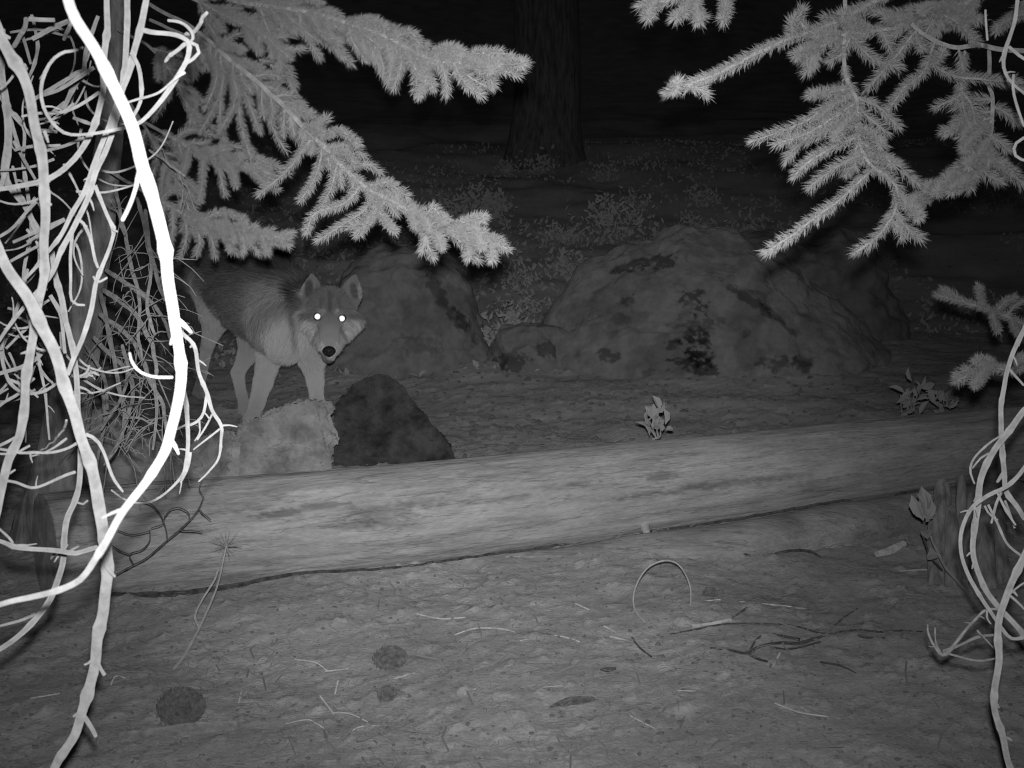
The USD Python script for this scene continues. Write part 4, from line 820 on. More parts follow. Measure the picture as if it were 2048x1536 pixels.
# the young fir on the left: slim trunk, dead lower limbs, green boughs reaching right and towards the camera
fb, fd = ground_at(92, 1085)
fir = thing('fir_tree', 'slim young fir behind the left tangle with green boughs reaching right', 'tree', base=fb)
tr = pixpath([(262, -420, 20), (246, -120, 32), (236, 60, 42), (222, 250, 52), (200, 420, 62), (184, 540, 68), (166, 680, 74), (145, 790, 82), (122, 900, 92), (102, 1000, 108), (88, 1085, 138), (80, 1120, 170)], 3.35, fd + .02, .02)
put('trunk', tube(tr, 28, .16, 31), M['bark'], fir)
rngn = np.random.default_rng(77)
def dead_limb(rows, d0, d1, fine, seed):
    o = twig_bumps(pixpath(rows, d0, d1, .010, jit=.008, seed=seed), rngn, .09)
    p = put('dead_limb', tube(o, 7, .08, seed), M['grey_twig'], fir)
    tw = []; t, u, w = frames(o[:, :3])
    for k in rngn.integers(int(len(o) * .12), len(o) - 2, fine):
        a = rngn.uniform(0, 2 * np.pi); L = rngn.uniform(.04, .14)
        dirn = (u[k] * np.cos(a) + w[k] * np.sin(a)) * .8 + t[k] * rngn.uniform(.2, .8) + [0, 0, rngn.uniform(-.5, .1)]; dirn /= np.linalg.norm(dirn)
        b = o[k, :3]; m = b + dirn * L * .5; e = m + (dirn + rngn.normal(0, .35, 3) + [0, 0, -.15]) * L * .5
        c = spline(np.array([[*b, .0016], [*m, .0013], [*e, .0008]]), n=9); tw.append(tube(c, 4))
        for q in range(rngn.integers(0, 3)):
            i = rngn.integers(2, 8); dd = (dirn * .6 + rngn.normal(0, .6, 3)); tw.append(tube(spline(np.array([[*c[i, :3], .0011], [*(c[i, :3] + dd * L * .22), .0009], [*(c[i, :3] + dd * L * .42 + [0, 0, -.01]), .0006]]), n=5), 4))
    put('fine_twigs', join(tw), M['grey_twig'], p, kind='stuff')
for i, (rows, a, b, fine) in enumerate([
    ([(213, 540, 8), (253, 567, 8), (287, 590, 8), (310, 613, 7), (330, 645, 6), (345, 690, 4)], 3.3, 2.7, 22), ([(207, 580, 9), (247, 607, 9), (280, 640, 8), (300, 680, 8), (310, 717, 7), (313, 755, 6)], 3.3, 2.7, 26), ([(200, 630, 9), (240, 657, 9), (267, 687, 8), (287, 723, 8), (300, 760, 8), (320, 793, 7), (330, 835, 6), (333, 870, 4)], 3.35, 2.8, 34),
    ([(187, 677, 9), (220, 707, 8), (247, 733, 8), (263, 760, 8), (265, 793, 7), (257, 827, 7), (247, 860, 6), (230, 900, 5), (207, 930, 4)], 3.4, 2.9, 30), ([(200, 583, 7), (213, 650, 7), (227, 717, 7), (240, 783, 7), (250, 837, 7), (240, 880, 5), (213, 920, 4)], 3.3, 3.0, 26), ([(240, 430, 6), (255, 490, 7), (267, 550, 7), (280, 600, 6), (277, 667, 6), (285, 720, 4)], 3.3, 2.8, 20),
    ([(273, 397, 6), (290, 447, 7), (303, 523, 6), (294, 600, 6), (299, 640, 6), (309, 670, 5)], 3.1, 2.7, 20), ([(290, 420, 7), (300, 495, 7), (316, 560, 7), (330, 600, 6)], 3.1, 2.7, 14), ([(180, 760, 7), (207, 793, 7), (211, 833, 7), (202, 883, 6), (196, 920, 4)], 3.5, 3.2, 18), ([(306, 757, 6), (312, 800, 6), (311, 850, 5), (305, 900, 4)], 2.8, 2.8, 16),
    ([(230, 363, 6), (236, 400, 6), (243, 443, 6), (250, 470, 4)], 3.3, 3.1, 10), ([(300, 300, 5), (340, 330, 5), (370, 352, 4)], 3.1, 2.9, 6), ([(170, 690, 6), (200, 740, 6), (212, 780, 6), (215, 820, 4)], 3.45, 3.2, 16), ([(250, 837, 5), (282, 836, 4), (305, 848, 3)], 3.0, 2.9, 12), ([(245, 690, 6), (255, 740, 6), (240, 800, 5), (200, 860, 4)], 3.2, 3.0, 16)]):
    dead_limb([(x_, y_, w_ * 1.15) for x_, y_, w_ in rows], a, b, max(3, int(fine * .42)), 300 + i)
bough(fir, None, [(290, 5, 8), (340, 30, 8), (390, 57, 8), (456, 116, 9), (495, 147, 10), (550, 194, 10), (605, 253, 10), (652, 296, 9), (691, 339, 8), (738, 378, 8), (788, 405, 7), (847, 436, 7), (909, 456, 6), (964, 475, 6), (1014, 499, 5)], 3.1, 2.2,
    [[(620, 280), (573, 342), (519, 388)], [(644, 311), (632, 354), (601, 397)], [(675, 335), (663, 374), (640, 413)], [(722, 370), (691, 405), (632, 428), (612, 462)], [(749, 393), (730, 420), (706, 436), (640, 477)], [(761, 397), (749, 428), (714, 470)], [(770, 405), (740, 440), (700, 455)], [(735, 385), (770, 440), (790, 462)], [(820, 428), (847, 471), (866, 512)], [(845, 438), (872, 470), (882, 495)], [(860, 446), (850, 480), (845, 500)],
     [(894, 456), (925, 487), (956, 520)], [(900, 458), (945, 480), (935, 515)], [(940, 468), (975, 490), (985, 520)], [(909, 455), (940, 440), (966, 436)], [(628, 262), (640, 246), (653, 236)], [(640, 275), (680, 262), (716, 288)], [(652, 296), (700, 292), (725, 310)], [(691, 339), (735, 330), (760, 345)], [(738, 372), (775, 365), (800, 385)], [(660, 310), (690, 305), (712, 330)], [(788, 405), (800, 385), (815, 395)], [(847, 434), (865, 415), (885, 440)]],
    bare=(.52, 0), seed=1, auto=[(.12, .55, 15, 62, (-38, 42)), (.55, .95, 22, 42, (-30, 35))])
bough(fir, None, [(400, -30, 9), (480, 4, 9), (560, 14, 9), (640, 30, 9), (710, 50, 8), (780, 77, 8), (847, 112, 8), (910, 124, 7), (964, 128, 6), (1010, 127, 6), (1052, 125, 5)], 3.0, 2.1,
    [[(820, 100), (850, 150), (838, 190)], [(845, 112), (856, 150), (866, 175)], [(874, 116), (890, 150), (893, 186)], [(900, 122), (935, 150), (978, 176)], [(905, 124), (930, 165), (962, 190)], [(940, 128), (975, 150), (985, 170)], [(780, 77), (820, 65), (838, 88)], [(860, 112), (900, 96), (925, 104)], [(930, 122), (960, 105), (1000, 108)], [(960, 128), (1000, 140), (1035, 148)], [(700, 48), (745, 40), (775, 55)], [(560, 14), (600, -10), (640, 5)]],
    bare=(.1, 0), seed=2, auto=[(.15, .70, 17, 92, (48, 20, -22)), (.18, .66, 24, 130, (62,)), (.72, .97, 22, 42, (-22, 26))])
bough(fir, None, [(300, 40, 7), (360, 66, 7), (420, 92, 7), (470, 128, 7), (520, 175, 6), (575, 220, 5), (600, 260, 5)], 3.2, 2.8,
    [[(420, 92), (437, 186), (402, 262)], [(440, 105), (430, 170), (410, 215)], [(456, 116), (470, 200), (440, 262)], [(470, 128), (500, 210), (520, 262)], [(495, 147), (545, 220), (600, 285)], [(520, 170), (545, 250), (570, 300)], [(540, 130), (575, 160), (600, 214)], [(520, 120), (570, 130), (590, 170)], [(430, 100), (470, 70), (515, 66)], [(450, 110), (440, 230), (455, 300)], [(480, 140), (480, 240), (500, 310)]], bare=(.3, 0), seed=3, auto=[(.2, .95, 16, 70, (55, -35))])
bough(fir, None, [(240, 215, 7), (304, 253, 7), (360, 284, 7), (417, 311, 6), (487, 327, 6), (545, 352, 5)], 3.3, 2.9,
    [[(409, 309), (406, 350), (400, 395)], [(433, 315), (442, 350), (449, 387)], [(456, 320), (466, 345), (472, 372)], [(380, 295), (370, 330), (360, 352)], [(470, 325), (510, 345), (530, 372)], [(417, 311), (450, 290), (500, 300)], [(450, 318), (500, 312), (545, 330)], [(350, 280), (380, 260), (430, 270)], [(500, 330), (540, 325), (575, 345)]], bare=(.3, 0), seed=4, auto=[(.35, .98, 18, 52, (-30, 38))])
bough(fir, None, [(215, 340, 7), (270, 372, 7), (320, 401, 7), (360, 424, 6), (398, 444, 6), (476, 460, 6), (535, 470, 5), (580, 479, 4)], 3.35, 2.75,
    [[(370, 430), (372, 475), (362, 512)], [(345, 415), (345, 460), (338, 500)], [(395, 444), (400, 485), (392, 510)], [(409, 446), (425, 480), (430, 512)], [(440, 452), (455, 480), (462, 500)], [(480, 461), (490, 485), (487, 506)], [(519, 467), (530, 490), (535, 506)], [(400, 444), (440, 425), (490, 440)], [(320, 401), (350, 380), (400, 402)], [(330, 408), (320, 450), (325, 490)]], bare=(.25, 0), seed=5, auto=[(.4, .98, 17, 44, (-24, 40)), (.45, .8, 22, 60, (62,))])
bough(fir, None, [(236, 60, 6), (300, 95, 6), (345, 150, 6), (370, 200, 5), (390, 250, 4)], 3.4, 3.2, [[(345, 150), (330, 200), (310, 235)], [(360, 180), (385, 215), (400, 250)]], bare=(.4, 0), seed=6, auto=[(.3, .95, 20, 70, (-40, 40))], per_m=1700)
bough(fir, None, [(228, 160, 6), (275, 230, 6), (310, 290, 6), (345, 345, 5), (372, 400, 4), (380, 440, 4)], 3.4, 3.15, [[(345, 345), (370, 360), (395, 380)], [(330, 320), (325, 370), (318, 410)]], bare=(.4, 0), seed=7, auto=[(.35, .95, 20, 60, (-40, 40))], per_m=1700)
bough(fir, None, [(330, -20, 7), (390, 0, 7), (440, 25, 6), (490, 50, 6), (540, 80, 5), (580, 118, 5)], 3.1, 2.7, bare=(.3, 0), seed=8, auto=[(.25, .98, 18, 80, (-38, 42))])

GB = 'fir boughs reaching in from the upper right'
bough(None, 'long bare-tipped fir bough pointing down left at the top right', [(1830, -30, 9), (1760, 0, 8), (1685, 38, 8), (1640, 56, 7), (1599, 71, 7), (1542, 94, 7), (1468, 131, 6), (1392, 165, 6), (1332, 187, 6)], 2.2, 1.85, [[(1340, 184), (1350, 175), (1358, 163)], [(1375, 172), (1400, 178), (1412, 190)], [(1600, 70), (1585, 52), (1590, 35)], [(1620, 62), (1600, 40), (1605, 18)]], seed=21, group=GB, length=.020, per_m=1900)
bough(None, 'broad drooping fir spray with the longest low shoot at the right', [(1692, -10, 8), (1691, 60, 8), (1687, 105, 8), (1690, 142, 8), (1701, 176, 8), (1715, 202, 7), (1717, 255, 7), (1726, 300, 7), (1745, 334, 6), (1782, 360, 6), (1796, 381, 6), (1791, 420, 5), (1779, 442, 5), (1749, 476, 5), (1713, 504, 4)], 2.15, 1.9,
    [[(1700, 176), (1660, 184), (1620, 190)], [(1704, 184), (1640, 222), (1618, 240), (1550, 268), (1508, 284)], [(1711, 206), (1636, 255), (1552, 288)], [(1715, 232), (1655, 262), (1595, 292), (1574, 322)], [(1715, 274), (1655, 300), (1610, 330), (1592, 350)], [(1726, 307), (1674, 334), (1636, 360), (1619, 377)], [(1745, 338), (1685, 394), (1617, 446), (1533, 504)], [(1715, 195), (1760, 217), (1794, 251)], [(1716, 215), (1750, 245), (1772, 262)], [(1718, 260), (1745, 272), (1764, 290)], [(1728, 300), (1786, 325), (1833, 365)], [(1722, 285), (1760, 310), (1790, 330)],
     [(1795, 390), (1820, 412), (1839, 434)], [(1790, 425), (1812, 450), (1838, 475)], [(1785, 440), (1800, 455), (1806, 475)], [(1705, 185), (1660, 215), (1640, 235)], [(1716, 240), (1690, 250), (1670, 275)], [(1735, 320), (1760, 325), (1775, 345)]],
    bare=(.26, 0), seed=22, group=GB, length=.020, per_m=1900, auto=[(.30, .55, 26, 70, (40,))])
bough(None, 'dense fir bough filling the top edge right of the long pointing one', [(1990, -25, 9), (1930, 5, 9), (1880, 25, 9), (1842, 42, 8), (1790, 55, 7), (1740, 62, 7), (1690, 70, 6), (1640, 95, 6), (1612, 122, 5)], 2.3, 2.05,
    [[(1842, 45), (1810, 95), (1790, 120)], [(1760, 60), (1780, 100), (1797, 137)], [(1700, 70), (1740, 110), (1790, 132)], [(1880, 25), (1920, 50), (1950, 80)], [(1900, 15), (1925, 30), (1960, 40)], [(1690, 72), (1650, 70), (1620, 85)], [(1740, 62), (1700, 40), (1650, 35)], [(1820, 48), (1760, 25), (1700, 20)], [(1842, 42), (1830, 70), (1840, 95)], [(1700, 75), (1685, 105), (1660, 120)]], seed=23, group=GB, length=.021, per_m=2100, auto=[(.1, .95, 22, 70, (-32, 34))])
bare_rows = [(2075, 106, 10), (2048, 101, 10), (1992, 97, 10), (1955, 92, 10), (1917, 96, 9), (1880, 86, 9), (1842, 66, 8), (1825, 50, 7)]
bough(None, 'bare-stemmed fir bough along the upper right edge with hanging side twigs', bare_rows, 2.3, 2.15,
    [[(1869, 84), (1855, 130), (1835, 156), (1809, 174), (1782, 212)], [(1835, 62), (1800, 105), (1782, 124), (1736, 176)], [(1850, 120), (1905, 152), (1960, 158), (2035, 166)], [(1852, 132), (1870, 122), (1886, 105)], [(1917, 97), (1926, 142), (1920, 190), (1874, 214)], [(1922, 180), (1940, 205), (1948, 235)], [(1930, 100), (1924, 150), (1925, 200), (1935, 260)], [(2048, 0), (2030, 25), (2000, 50)], [(2060, 20), (2020, 40), (1990, 62)], [(1965, 155), (2000, 160), (2050, 175)]], seed=24, group=GB, nstem=False, length=.020, per_m=1700)
bough(None, 'hanging fir spray at the right edge curving down left in a thick brush', [(1977, 99, 8), (1979, 169, 8), (1985, 191, 8), (1982, 240, 8), (1977, 292, 7), (1962, 330, 6), (1920, 350, 6), (1880, 370, 6), (1838, 396, 5)], 2.3, 2.15,
    [[(1981, 235), (1930, 250), (1889, 265)], [(1984, 215), (2010, 225), (2035, 245)], [(1980, 250), (1950, 275), (1930, 300)], [(1977, 300), (2010, 340), (2048, 370)], [(1975, 270), (2000, 285), (2015, 300)], [(1970, 310), (1940, 320), (1915, 335)], [(1982, 225), (1950, 225), (1915, 240)], [(1979, 285), (1955, 310), (1935, 330)], [(1950, 335), (1930, 365), (1900, 380)], [(1985, 200), (1940, 200), (1912, 215)], [(1978, 300), (1990, 320), (2030, 345)], [(1975, 260), (1945, 255), (1925, 275)], [(1960, 330), (1975, 350), (2000, 365)], [(1940, 340), (1945, 360), (1940, 375)]], bare=(.45, 0), seed=25, group=GB, length=.022, per_m=2300, auto=[(.5, .98, 16, 34, (-30, 30))])
bough(None, 'row of three fir tips hanging down from above the top edge', [(1520, -60, 7), (1450, -30, 7), (1380, -8, 6), (1320, 4, 6), (1280, 10, 5)], 2.1, 1.95, [[(1315, 5), (1302, 18), (1296, 34)], [(1380, -8), (1370, 20), (1350, 36)], [(1390, -8), (1392, 20), (1398, 42)], [(1450, -30), (1452, 10), (1444, 42)], [(1370, 10), (1385, 25), (1405, 36)]], seed=26, group=GB, per_m=1900)
bough(None, 'small dim fir branch poking in at mid height on the right edge', [(2075, 660, 6), (2048, 648, 6), (2011, 632, 6), (1966, 615, 5), (1913, 600, 5), (1874, 592, 4)], 3.1, 2.9, [[(1966, 615), (1962, 590), (1957, 574)], [(1985, 620), (1990, 645), (1995, 662)], [(2011, 632), (2030, 610), (2050, 602)], [(1930, 603), (1905, 590), (1885, 578)], [(2020, 640), (2030, 660), (2045, 675)], [(1990, 625), (2010, 605), (2030, 595)]], seed=27, group=GB, per_m=2000)
bough(None, 'lowest small fir tip on the right edge above the bare limbs', [(2060, 735, 6), (2020, 740, 6), (1985, 737, 5), (1946, 748, 5), (1913, 760, 4)], 2.5, 2.35, [[(1990, 738), (1975, 725), (1950, 720)], [(1950, 748), (1930, 740), (1915, 748)], [(2020, 740), (2035, 720), (2055, 712)], [(1975, 740), (1960, 755), (1950, 768)]], seed=28, group=GB, per_m=1800)

# ------------------------------------------------------------------ small things on the ground
def lay(px, py, lift=0.004):
    p, d = ground_at(px, py); z = float(ground_z(p[0], p[1])); zb = p[2]
    return np.array([p[0], p[1], zb * .35 + max(z, zb) * .65 + lift]), d
def ground_stick(rows, lift=.005):
    out = []
    for px, py, w in rows:
        p, d = lay(px, py, lift); out.append([*p, w / 2 / FPX * d])
    o = spline(np.array(out), n=max(6, len(rows) * 6)); return o
def stick(name, label, rows, mat, cat='stick', group=None, extra=(), lift=.005):
    o = ground_stick(rows, lift); root = thing(name, label, cat, group, base=o[0, :3])
    put('stem', tube(o, 8, .15, len(rows)), M[mat], root)
    for r in extra: put('twig', tube(ground_stick(r, lift), 6, .15, 3), M[mat], root)
stick('pale_stick', 'short thick pale stick lying left of a dark twig near the fir cone', [(1384, 1261, 8), (1420, 1257, 9), (1461, 1250, 8)], 'pale_wood')
stick('dark_twig', 'short dark twig slanting up right from the end of the thick pale stick', [(1462, 1246, 5), (1485, 1231, 5), (1512, 1208, 4)], 'dark_twig')
stick('dark_branch', 'long dark forked branch lying flat on the ground at the lower right', [(1340, 1273, 3), (1400, 1265, 4), (1450, 1258, 4), (1520, 1256, 4), (1590, 1259, 4), (1650, 1272, 4), (1712, 1264, 5), (1760, 1273, 4), (1800, 1268, 4), (1845, 1270, 3)], 'dark_twig', cat='branch',
      extra=[[(1650, 1274, 6), (1600, 1290, 7), (1560, 1291, 6), (1520, 1300, 6), (1490, 1317, 7), (1455, 1310, 5), (1420, 1306, 4)], [(1600, 1284, 6), (1540, 1277, 5), (1515, 1288, 5), (1500, 1308, 5)], [(1490, 1315, 6), (1515, 1326, 6), (1535, 1331, 4)], [(1700, 1270, 4), (1725, 1280, 4), (1770, 1283, 3)], [(1670, 1256, 4), (1690, 1240, 3), (1715, 1222, 3)], [(1540, 1300, 4), (1580, 1302, 4), (1640, 1288, 4)]])
stick('dark_twig', 'short dark curved twig left of the long dark forked branch', [(1264, 1279, 4), (1278, 1298, 4), (1303, 1318, 3)], 'dark_twig')
stick('dark_twig', 'dark twig end pointing right below the long dark forked branch', [(1640, 1328, 4), (1680, 1335, 4), (1712, 1350, 2)], 'dark_twig')
stick('bark_curl', 'left of two dark curled bark strips at the foot of the half buried log', [(1405, 1112, 4), (1430, 1103, 9), (1465, 1106, 8), (1500, 1118, 4)], 'dark_twig', cat='bark')
stick('bark_curl', 'right of two dark curled bark strips at the foot of the half buried log', [(1550, 1118, 4), (1580, 1107, 7), (1615, 1106, 7), (1640, 1116, 4)], 'dark_twig', cat='bark')
stick('wood_chip', 'pale wood chip lying left of the splintered stump', [(1752, 1112, 11), (1780, 1104, 17), (1808, 1090, 15)], 'pale_wood', cat='wood chip')
stick('pale_branch', 'smooth pale piece of branch lying in the lower left corner area', [(238, 1484, 18), (300, 1480, 27), (380, 1470, 26), (472, 1455, 20)], 'grey_twig', cat='branch')
stick('pale_branch', 'pale branch lying along the bottom edge of the picture', [(640, 1532, 10), (850, 1524, 14), (1000, 1519, 15), (1210, 1522, 11)], 'grey_twig', cat='branch')
stick('bark_chip', 'dark flat bark chip in the lower middle', [(1100, 1420, 5), (1140, 1412, 19), (1180, 1408, 14), (1190, 1406, 4)], 'cone', cat='bark')
stick('bark_chip', 'small dark bark chip right of the lower middle', [(1201, 1349, 4), (1216, 1346, 11), (1231, 1341, 5)], 'dark_twig', cat='bark')
GT = 'thin pale twigs scattered on the litter'
for label, rows in (
    ('pale bent twig with a raised left end in the very middle of the foreground', [(908, 1273), (950, 1260), (1000, 1262), (1030, 1268)]),
    ('pale arched twig above a straight one, right of the dry forked stem', [(590, 1322), (630, 1328), (655, 1345)]),
    ('short straight pale twig ending at the flat dim cone', [(650, 1346), (696, 1341)]),
    ('wavy pale twig right of the smooth pale branch piece', [(571, 1451), (614, 1443), (634, 1451), (649, 1464)]),
    ('pale twig below the small dark cone near the bottom edge', [(704, 1468), (723, 1459), (759, 1455)]),
    ('crooked pale twig just left below the small dark cone', [(669, 1429), (700, 1431), (735, 1449)]),
    ('pale straw just right of the flat dim cone', [(788, 1361), (829, 1349)]),
    ('pale straw pointing up right, left above the dark bark chip', [(988, 1356), (1022, 1342)]),
    ('tiny pale stick left of the larger dark bark chip', [(929, 1398), (951, 1386)]),
    ('pale stick lying straight above the larger dark bark chip', [(1086, 1386), (1125, 1381)]),
    ('level pale stick below the long dark forked branch', [(1354, 1386), (1391, 1387)]),
    ('short pale twig left below the twig hoop', [(1208, 1256), (1232, 1268)]),
    ('pale twig ending at the short dark curved twig', [(1220, 1276), (1259, 1285)]),
    ('pale twig slanting down towards the foot of the hoop', [(1151, 1210), (1178, 1222)]),
    ('short upright pale straw left of the small dark cone', [(670, 1392), (676, 1365)]),
    ('short upright pale straw right of the largest dark cone', [(477, 1412), (484, 1385)]),
    ('pale straw slanting down beside the upright one near the small cone', [(640, 1395), (668, 1432)]),
    ('long faint pale twig between the middle bent twig and the hoop', [(1040, 1290), (1110, 1276), (1160, 1288)]),
    ('level pale straw just below the dark round cone', [(1400, 1214), (1440, 1210)]),
    ('long level pale straw right of the dark round cone', [(1470, 1212), (1560, 1214), (1610, 1222)]),
    ('level pale straw by the stem of the wilted plant', [(1800, 1145), (1850, 1142), (1880, 1150)]),
    ('pale straw below the log left of the middle', [(830, 1230), (880, 1240), (930, 1238)]),
    ('bent pale straw left of the largest dark cone, by the steep white branch', [(222, 1380), (232, 1364), (252, 1362)]),
    ('pale straw in the dark lower left corner', [(60, 1402), (120, 1392)]),
    ('short upright pale straw under the long dark forked branch', [(1545, 1340), (1560, 1312)]),
    ('long thin pale straw in the lower right quarter', [(1550, 1410), (1600, 1432), (1680, 1440)]),
    ('pale straw near the bottom edge right of the middle', [(1260, 1440), (1310, 1462)])):
    o = ground_stick([(a, b, 3.4) for a, b in rows], .004); q = put('pale_twig', tube(o, 5, .2, 1), M['pale_wood'])
    tag(stage.GetPrimAtPath(q[0]), label, 'twig', GT)
# the springy hoop and the dry stem, both standing off the ground
h0, hd = lay(1291, 1251); h1, _ = lay(1381, 1222)
hp = np.array([[*h0, .0021]] + [[*P(a, b, hd + (.0 if i < 4 else .02)), .0020] for i, (a, b) in enumerate([(1271, 1222), (1267, 1193), (1278, 1159), (1300, 1132), (1330, 1121), (1354, 1127), (1371, 1149), (1381, 1178)])] + [[*h1, .0016]])
q = put('hoop_twig', tube(spline(hp, n=60), 7, .06, 2), M['twig']); tag(stage.GetPrimAtPath(q[0]), 'thin pale twig sprung into an upright hoop on the ground', 'twig')
s0, sd0 = lay(346, 1340)
rows = [(348, 1337), (370, 1309), (397, 1259), (413, 1225), (430, 1185), (440, 1152), (447, 1119), (453, 1092)]
so = spline(np.array([[*s0, .0032]] + [[*P(a, b, sd0 + .03 * i), .0032 - .0002 * i] for i, (a, b) in enumerate(rows)]), n=50)
dry = thing('dry_stem', 'thin dry forked stem with a needle star leaning before the left log part', 'plant', base=s0)
put('stem', tube(so, 7, .1, 5), M['twig'], dry)
put('twig', tube(spline(np.array([[*P(a, b, sd0 + .07 + .03 * i), .0025] for i, (a, b) in enumerate([(398, 1256), (390, 1232), (404, 1200), (418, 1178), (430, 1158), (436, 1140)])]), n=24), 6), M['twig'], dry)
put('twig', tube(spline(np.array([[*P(a, b, sd0 + .05), .0018] for a, b in [(372, 1307), (385, 1316), (398, 1327)]]), n=8), 5), M['twig'], dry)
rng = np.random.default_rng(3); top = so[-1, :3]; dirs = rng.normal(0, 1, (34, 3)); dirs[:, 2] = dirs[:, 2] * .8 + .1; dirs /= np.linalg.norm(dirs, axis=1, keepdims=True)
put('needles', join([tube(spline(np.array([[*top, .0006], [*(top + dd * .02), .0005], [*(top + dd * rng.uniform(.03, .055)), .00025]]), n=4), 4) for dd in dirs]), M['grey_twig'], dry, kind='stuff')
# dried leaf cluster on a bent stem at the right
w0, wd = lay(1953, 1214)
lp = thing('wilted_plant', 'wilted leaf cluster on a bent stem in front of the splintered stump', 'plant', base=w0)
st = spline(np.array([[*w0, .004]] + [[*P(a, b, wd - .02 * i), .004 - .0003 * i] for i, (a, b) in enumerate([(1935, 1186), (1913, 1160), (1893, 1138), (1878, 1110), (1866, 1085), (1856, 1060)])]), n=40)
put('stem', tube(st, 7, .1, 4), M['grey_twig'], lp)
put('stem', tube(spline(np.array([[*P(a, b, wd - .05), .0028] for a, b in [(1885, 1140), (1862, 1115), (1852, 1090), (1843, 1062)]]), n=20), 6), M['dark_twig'], lp)
rng = np.random.default_rng(8)
spots = [(1829, 1018), (1848, 1015), (1866, 1012), (1838, 1000), (1856, 998), (1845, 985), (1862, 1030), (1834, 1035), (1852, 1042), (1822, 1005), (1872, 1022), (1853, 1072), (1862, 1112), (1840, 1025)]
for a, b in spots:
    e = P(1851, 1050, wd - .14) if b < 1050 else P(a + 3, b + 14, wd - .08); tpt = P(a, b - 14, wd - .14 + rng.uniform(-.04, .04)); c = e + (tpt - e) * .25
    lv2, lf2 = leaves(np.array([c]), np.array([tpt - c]), np.array([max(np.linalg.norm(tpt - c), .045)]), rng, .5); put('leaf', (lv2, lf2), M['leaf'], lp, smooth=False)
# splintered stump
base_s, dst = ground_at(1905, 1176)
stump = thing('splintered_stump', 'grey splintered stump with upright slivers at the right foot of the log', 'stump', base=base_s)
rng = np.random.default_rng(4)
for (x0, x1, ytop, ybot, dd) in ((1858, 1880, 1010, 1178, .03), (1868, 1903, 957, 1185, .05), (1893, 1916, 1010, 1190, -.01), (1914, 1937, 950, 1186, .08), (1932, 1958, 985, 1190, .03), (1948, 1985, 1020, 1195, .0), (1975, 2010, 1000, 1196, .06)):
    xm = (x0 + x1) / 2; rw = (x1 - x0) / 2 / FPX * dst * 1.25
    c = spline(np.array([[*P(xm + rng.uniform(-3, 3), ybot + 8, dst + dd), rw * 1.25], [*P(xm, (ytop + ybot) / 2, dst + dd + .02), rw], [*P(xm - 2, ytop + 16, dst + dd + .03), rw * .7], [*P(xm - 4, ytop, dst + dd + .03), rw * .18]]), n=26)
    put('sliver', tube(c, 14, .35, int(x0)), M['stump'], stump)
# fir cones
def fir_cone(label, px, py, rpx, long=1.35, seed=0, yaw=0.0):
    p, d = ground_at(px, py); r = rpx / FPX * d; rng = np.random.default_rng(seed)
    root = thing('fir_cone', label, 'cone', 'fallen cones on the ground', base=p)
    core = trimesh.creation.icosphere(2, 1.0); R = np.array([[math.cos(yaw), -math.sin(yaw), 0], [math.sin(yaw), math.cos(yaw), 0], [0, 0, 1]])
    ctr = p + [0, 0, r * .75]
    put('core', (core.vertices * [r * long * .8, r * .8, r * .8] @ R.T + ctr, core.faces), M['cone'], root)
    n = 90; vs = []; k = np.arange(n); zz = 1 - 2 * (k + .5) / n; th = k * 2.39996
    for z, t in zip(zz, th):
        nrm = np.array([z, math.sqrt(1 - z * z) * math.cos(t), math.sqrt(1 - z * z) * math.sin(t)]); b = nrm * [r * long * .8, r * .8, r * .8]
        ax = np.array([1.0, 0, 0]) - nrm * nrm[0] + 1e-3; ax /= np.linalg.norm(ax); sd = np.cross(nrm, ax); s = r * .30
        vs.append((np.array([b - sd * s * .5 - ax * s * .4, b + sd * s * .5 - ax * s * .4, b + nrm * s * .35 + sd * s * .55 + ax * s * .5, b + nrm * s * .45 + ax * s * .8, b + nrm * s * .35 - sd * s * .55 + ax * s * .5, b + ax * s * .3]) @ R.T + ctr, np.array([[0, 1, 2], [0, 2, 3], [0, 3, 4], [0, 4, 5], [1, 5, 2], [5, 4, 3], [5, 3, 2]])))
    put('scales', join(vs), M['cone'], root, smooth=False, kind='stuff')
fir_cone('dark round cone right of the twig hoop', 1419, 1203, 18, 1.0, 1)
fir_cone('largest dark cone, lying in the lower left above the smooth pale branch', 362, 1445, 44, 1.25, 2, .2)
fir_cone('small dark cone in the lower middle left', 774, 1402, 20, 1.1, 3, .7)
fir_cone('flat wide dim cone just above the small dark cone', 780, 1335, 27, 1.5, 4, .25)

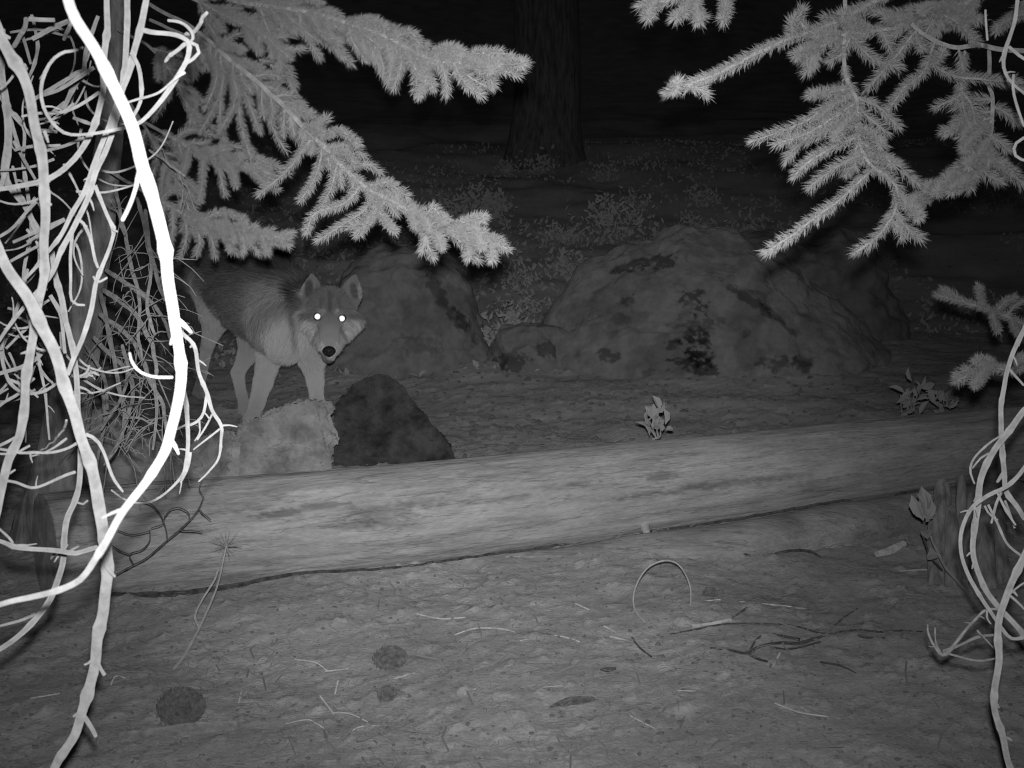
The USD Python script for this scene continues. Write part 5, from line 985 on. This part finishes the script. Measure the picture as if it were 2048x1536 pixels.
# ------------------------------------------------------------------ litter nobody could count
rng = np.random.default_rng(21)
def scatter(n, y0, y1, near=1.6):
    y = y0 * (y1 / y0) ** (rng.uniform(0, 1, n) ** near); x = rng.uniform(-.50, .50, n) * (y * .95 + .3)
    return x, y
def strips(n, y0, y1, lmin, lmax, w, lift=.004, near=1.3):
    x, y = scatter(n, y0, y1, near); z = ground_z(x, y) + lift
    a = rng.uniform(0, np.pi, n); L = rng.uniform(lmin, lmax, n); tilt = rng.normal(0, .16, n); bend = rng.normal(0, .22, n)
    d = np.stack([np.cos(a), np.sin(a), tilt], 1); s = np.stack([-np.sin(a), np.cos(a), 0 * a], 1); c = np.stack([x, y, z], 1); W2 = (w * rng.uniform(.6, 1.3, n))[:, None]
    h = (L / 2)[:, None]; up = np.array([0, 0, 1.0])
    A, B, C = c - d * h, c + s * (bend * L)[:, None] + up * .003, c + d * h
    v = np.stack([A - s * W2, A + s * W2, A + up * W2, B - s * W2, B + s * W2, B + up * W2 * 1.6, C - s * W2, C + s * W2, C + up * W2], 1).reshape(-1, 3)
    k = np.arange(n)[:, None] * 9
    f = np.vstack([k + q for q in ([0, 3, 2], [3, 5, 2], [2, 5, 1], [5, 4, 1], [3, 6, 5], [6, 8, 5], [5, 8, 4], [8, 7, 4])])
    return v, f
lit = join([strips(17000, 2.1, 5.2, .010, .045, .0008), strips(5000, 4.0, 9.5, .02, .09, .0018), strips(420, 2.1, 5.0, .05, .14, .0019, .006)])
q = put('needle_litter', lit, M['straw'], smooth=False); tag(stage.GetPrimAtPath(q[0]), 'pale fallen needles and bits of straw strewn over the forest floor', kind='stuff')
def crumbs(n, y0, y1, s0, s1):
    x, y = scatter(n, y0, y1, 1.3); z = ground_z(x, y); o = trimesh.creation.icosahedron(); s = rng.uniform(s0, s1, n) ** 1.0
    v = o.vertices[None] * rng.uniform(.5, 1.3, (n, 12, 1)) * (s[:, None] * rng.uniform(.6, 1.3, (n, 3)) * [1, 1, .6])[:, None] + np.stack([x, y, z + s * .2], 1)[:, None]
    return v.reshape(-1, 3), (o.faces[None] + np.arange(n)[:, None, None] * 12).reshape(-1, 3)
q = put('soil_crumbs', join([crumbs(4500, 2.1, 5.2, .002, .007), crumbs(5000, 4.2, 11, .005, .018)]), M['crumb'], smooth=False); tag(stage.GetPrimAtPath(q[0]), 'crumbs of soil, bark and cone flakes over the forest floor', kind='stuff')
n = 15000; x, y = scatter(n, 6.6, 17, .8); z = ground_z(x, y); dirs = rng.normal(0, 1, (n, 3)); dirs[:, 2] = np.abs(dirs[:, 2]) * .7 + .3
keep = fbm(np.stack([x * .9, y * .6, 0 * x], -1), 3, 91) > .45; x, y, z, dirs = x[keep], y[keep], z[keep], dirs[keep]
lv3, lf3 = leaves(np.stack([x, y, z], 1), dirs, rng.uniform(.022, .06, len(x)), rng, .5)
q = put('ground_cover', (lv3, lf3), M['shrub_leaf'], smooth=False); tag(stage.GetPrimAtPath(q[0]), 'low scattered leafy ground cover on the slope behind the boulders', kind='stuff')
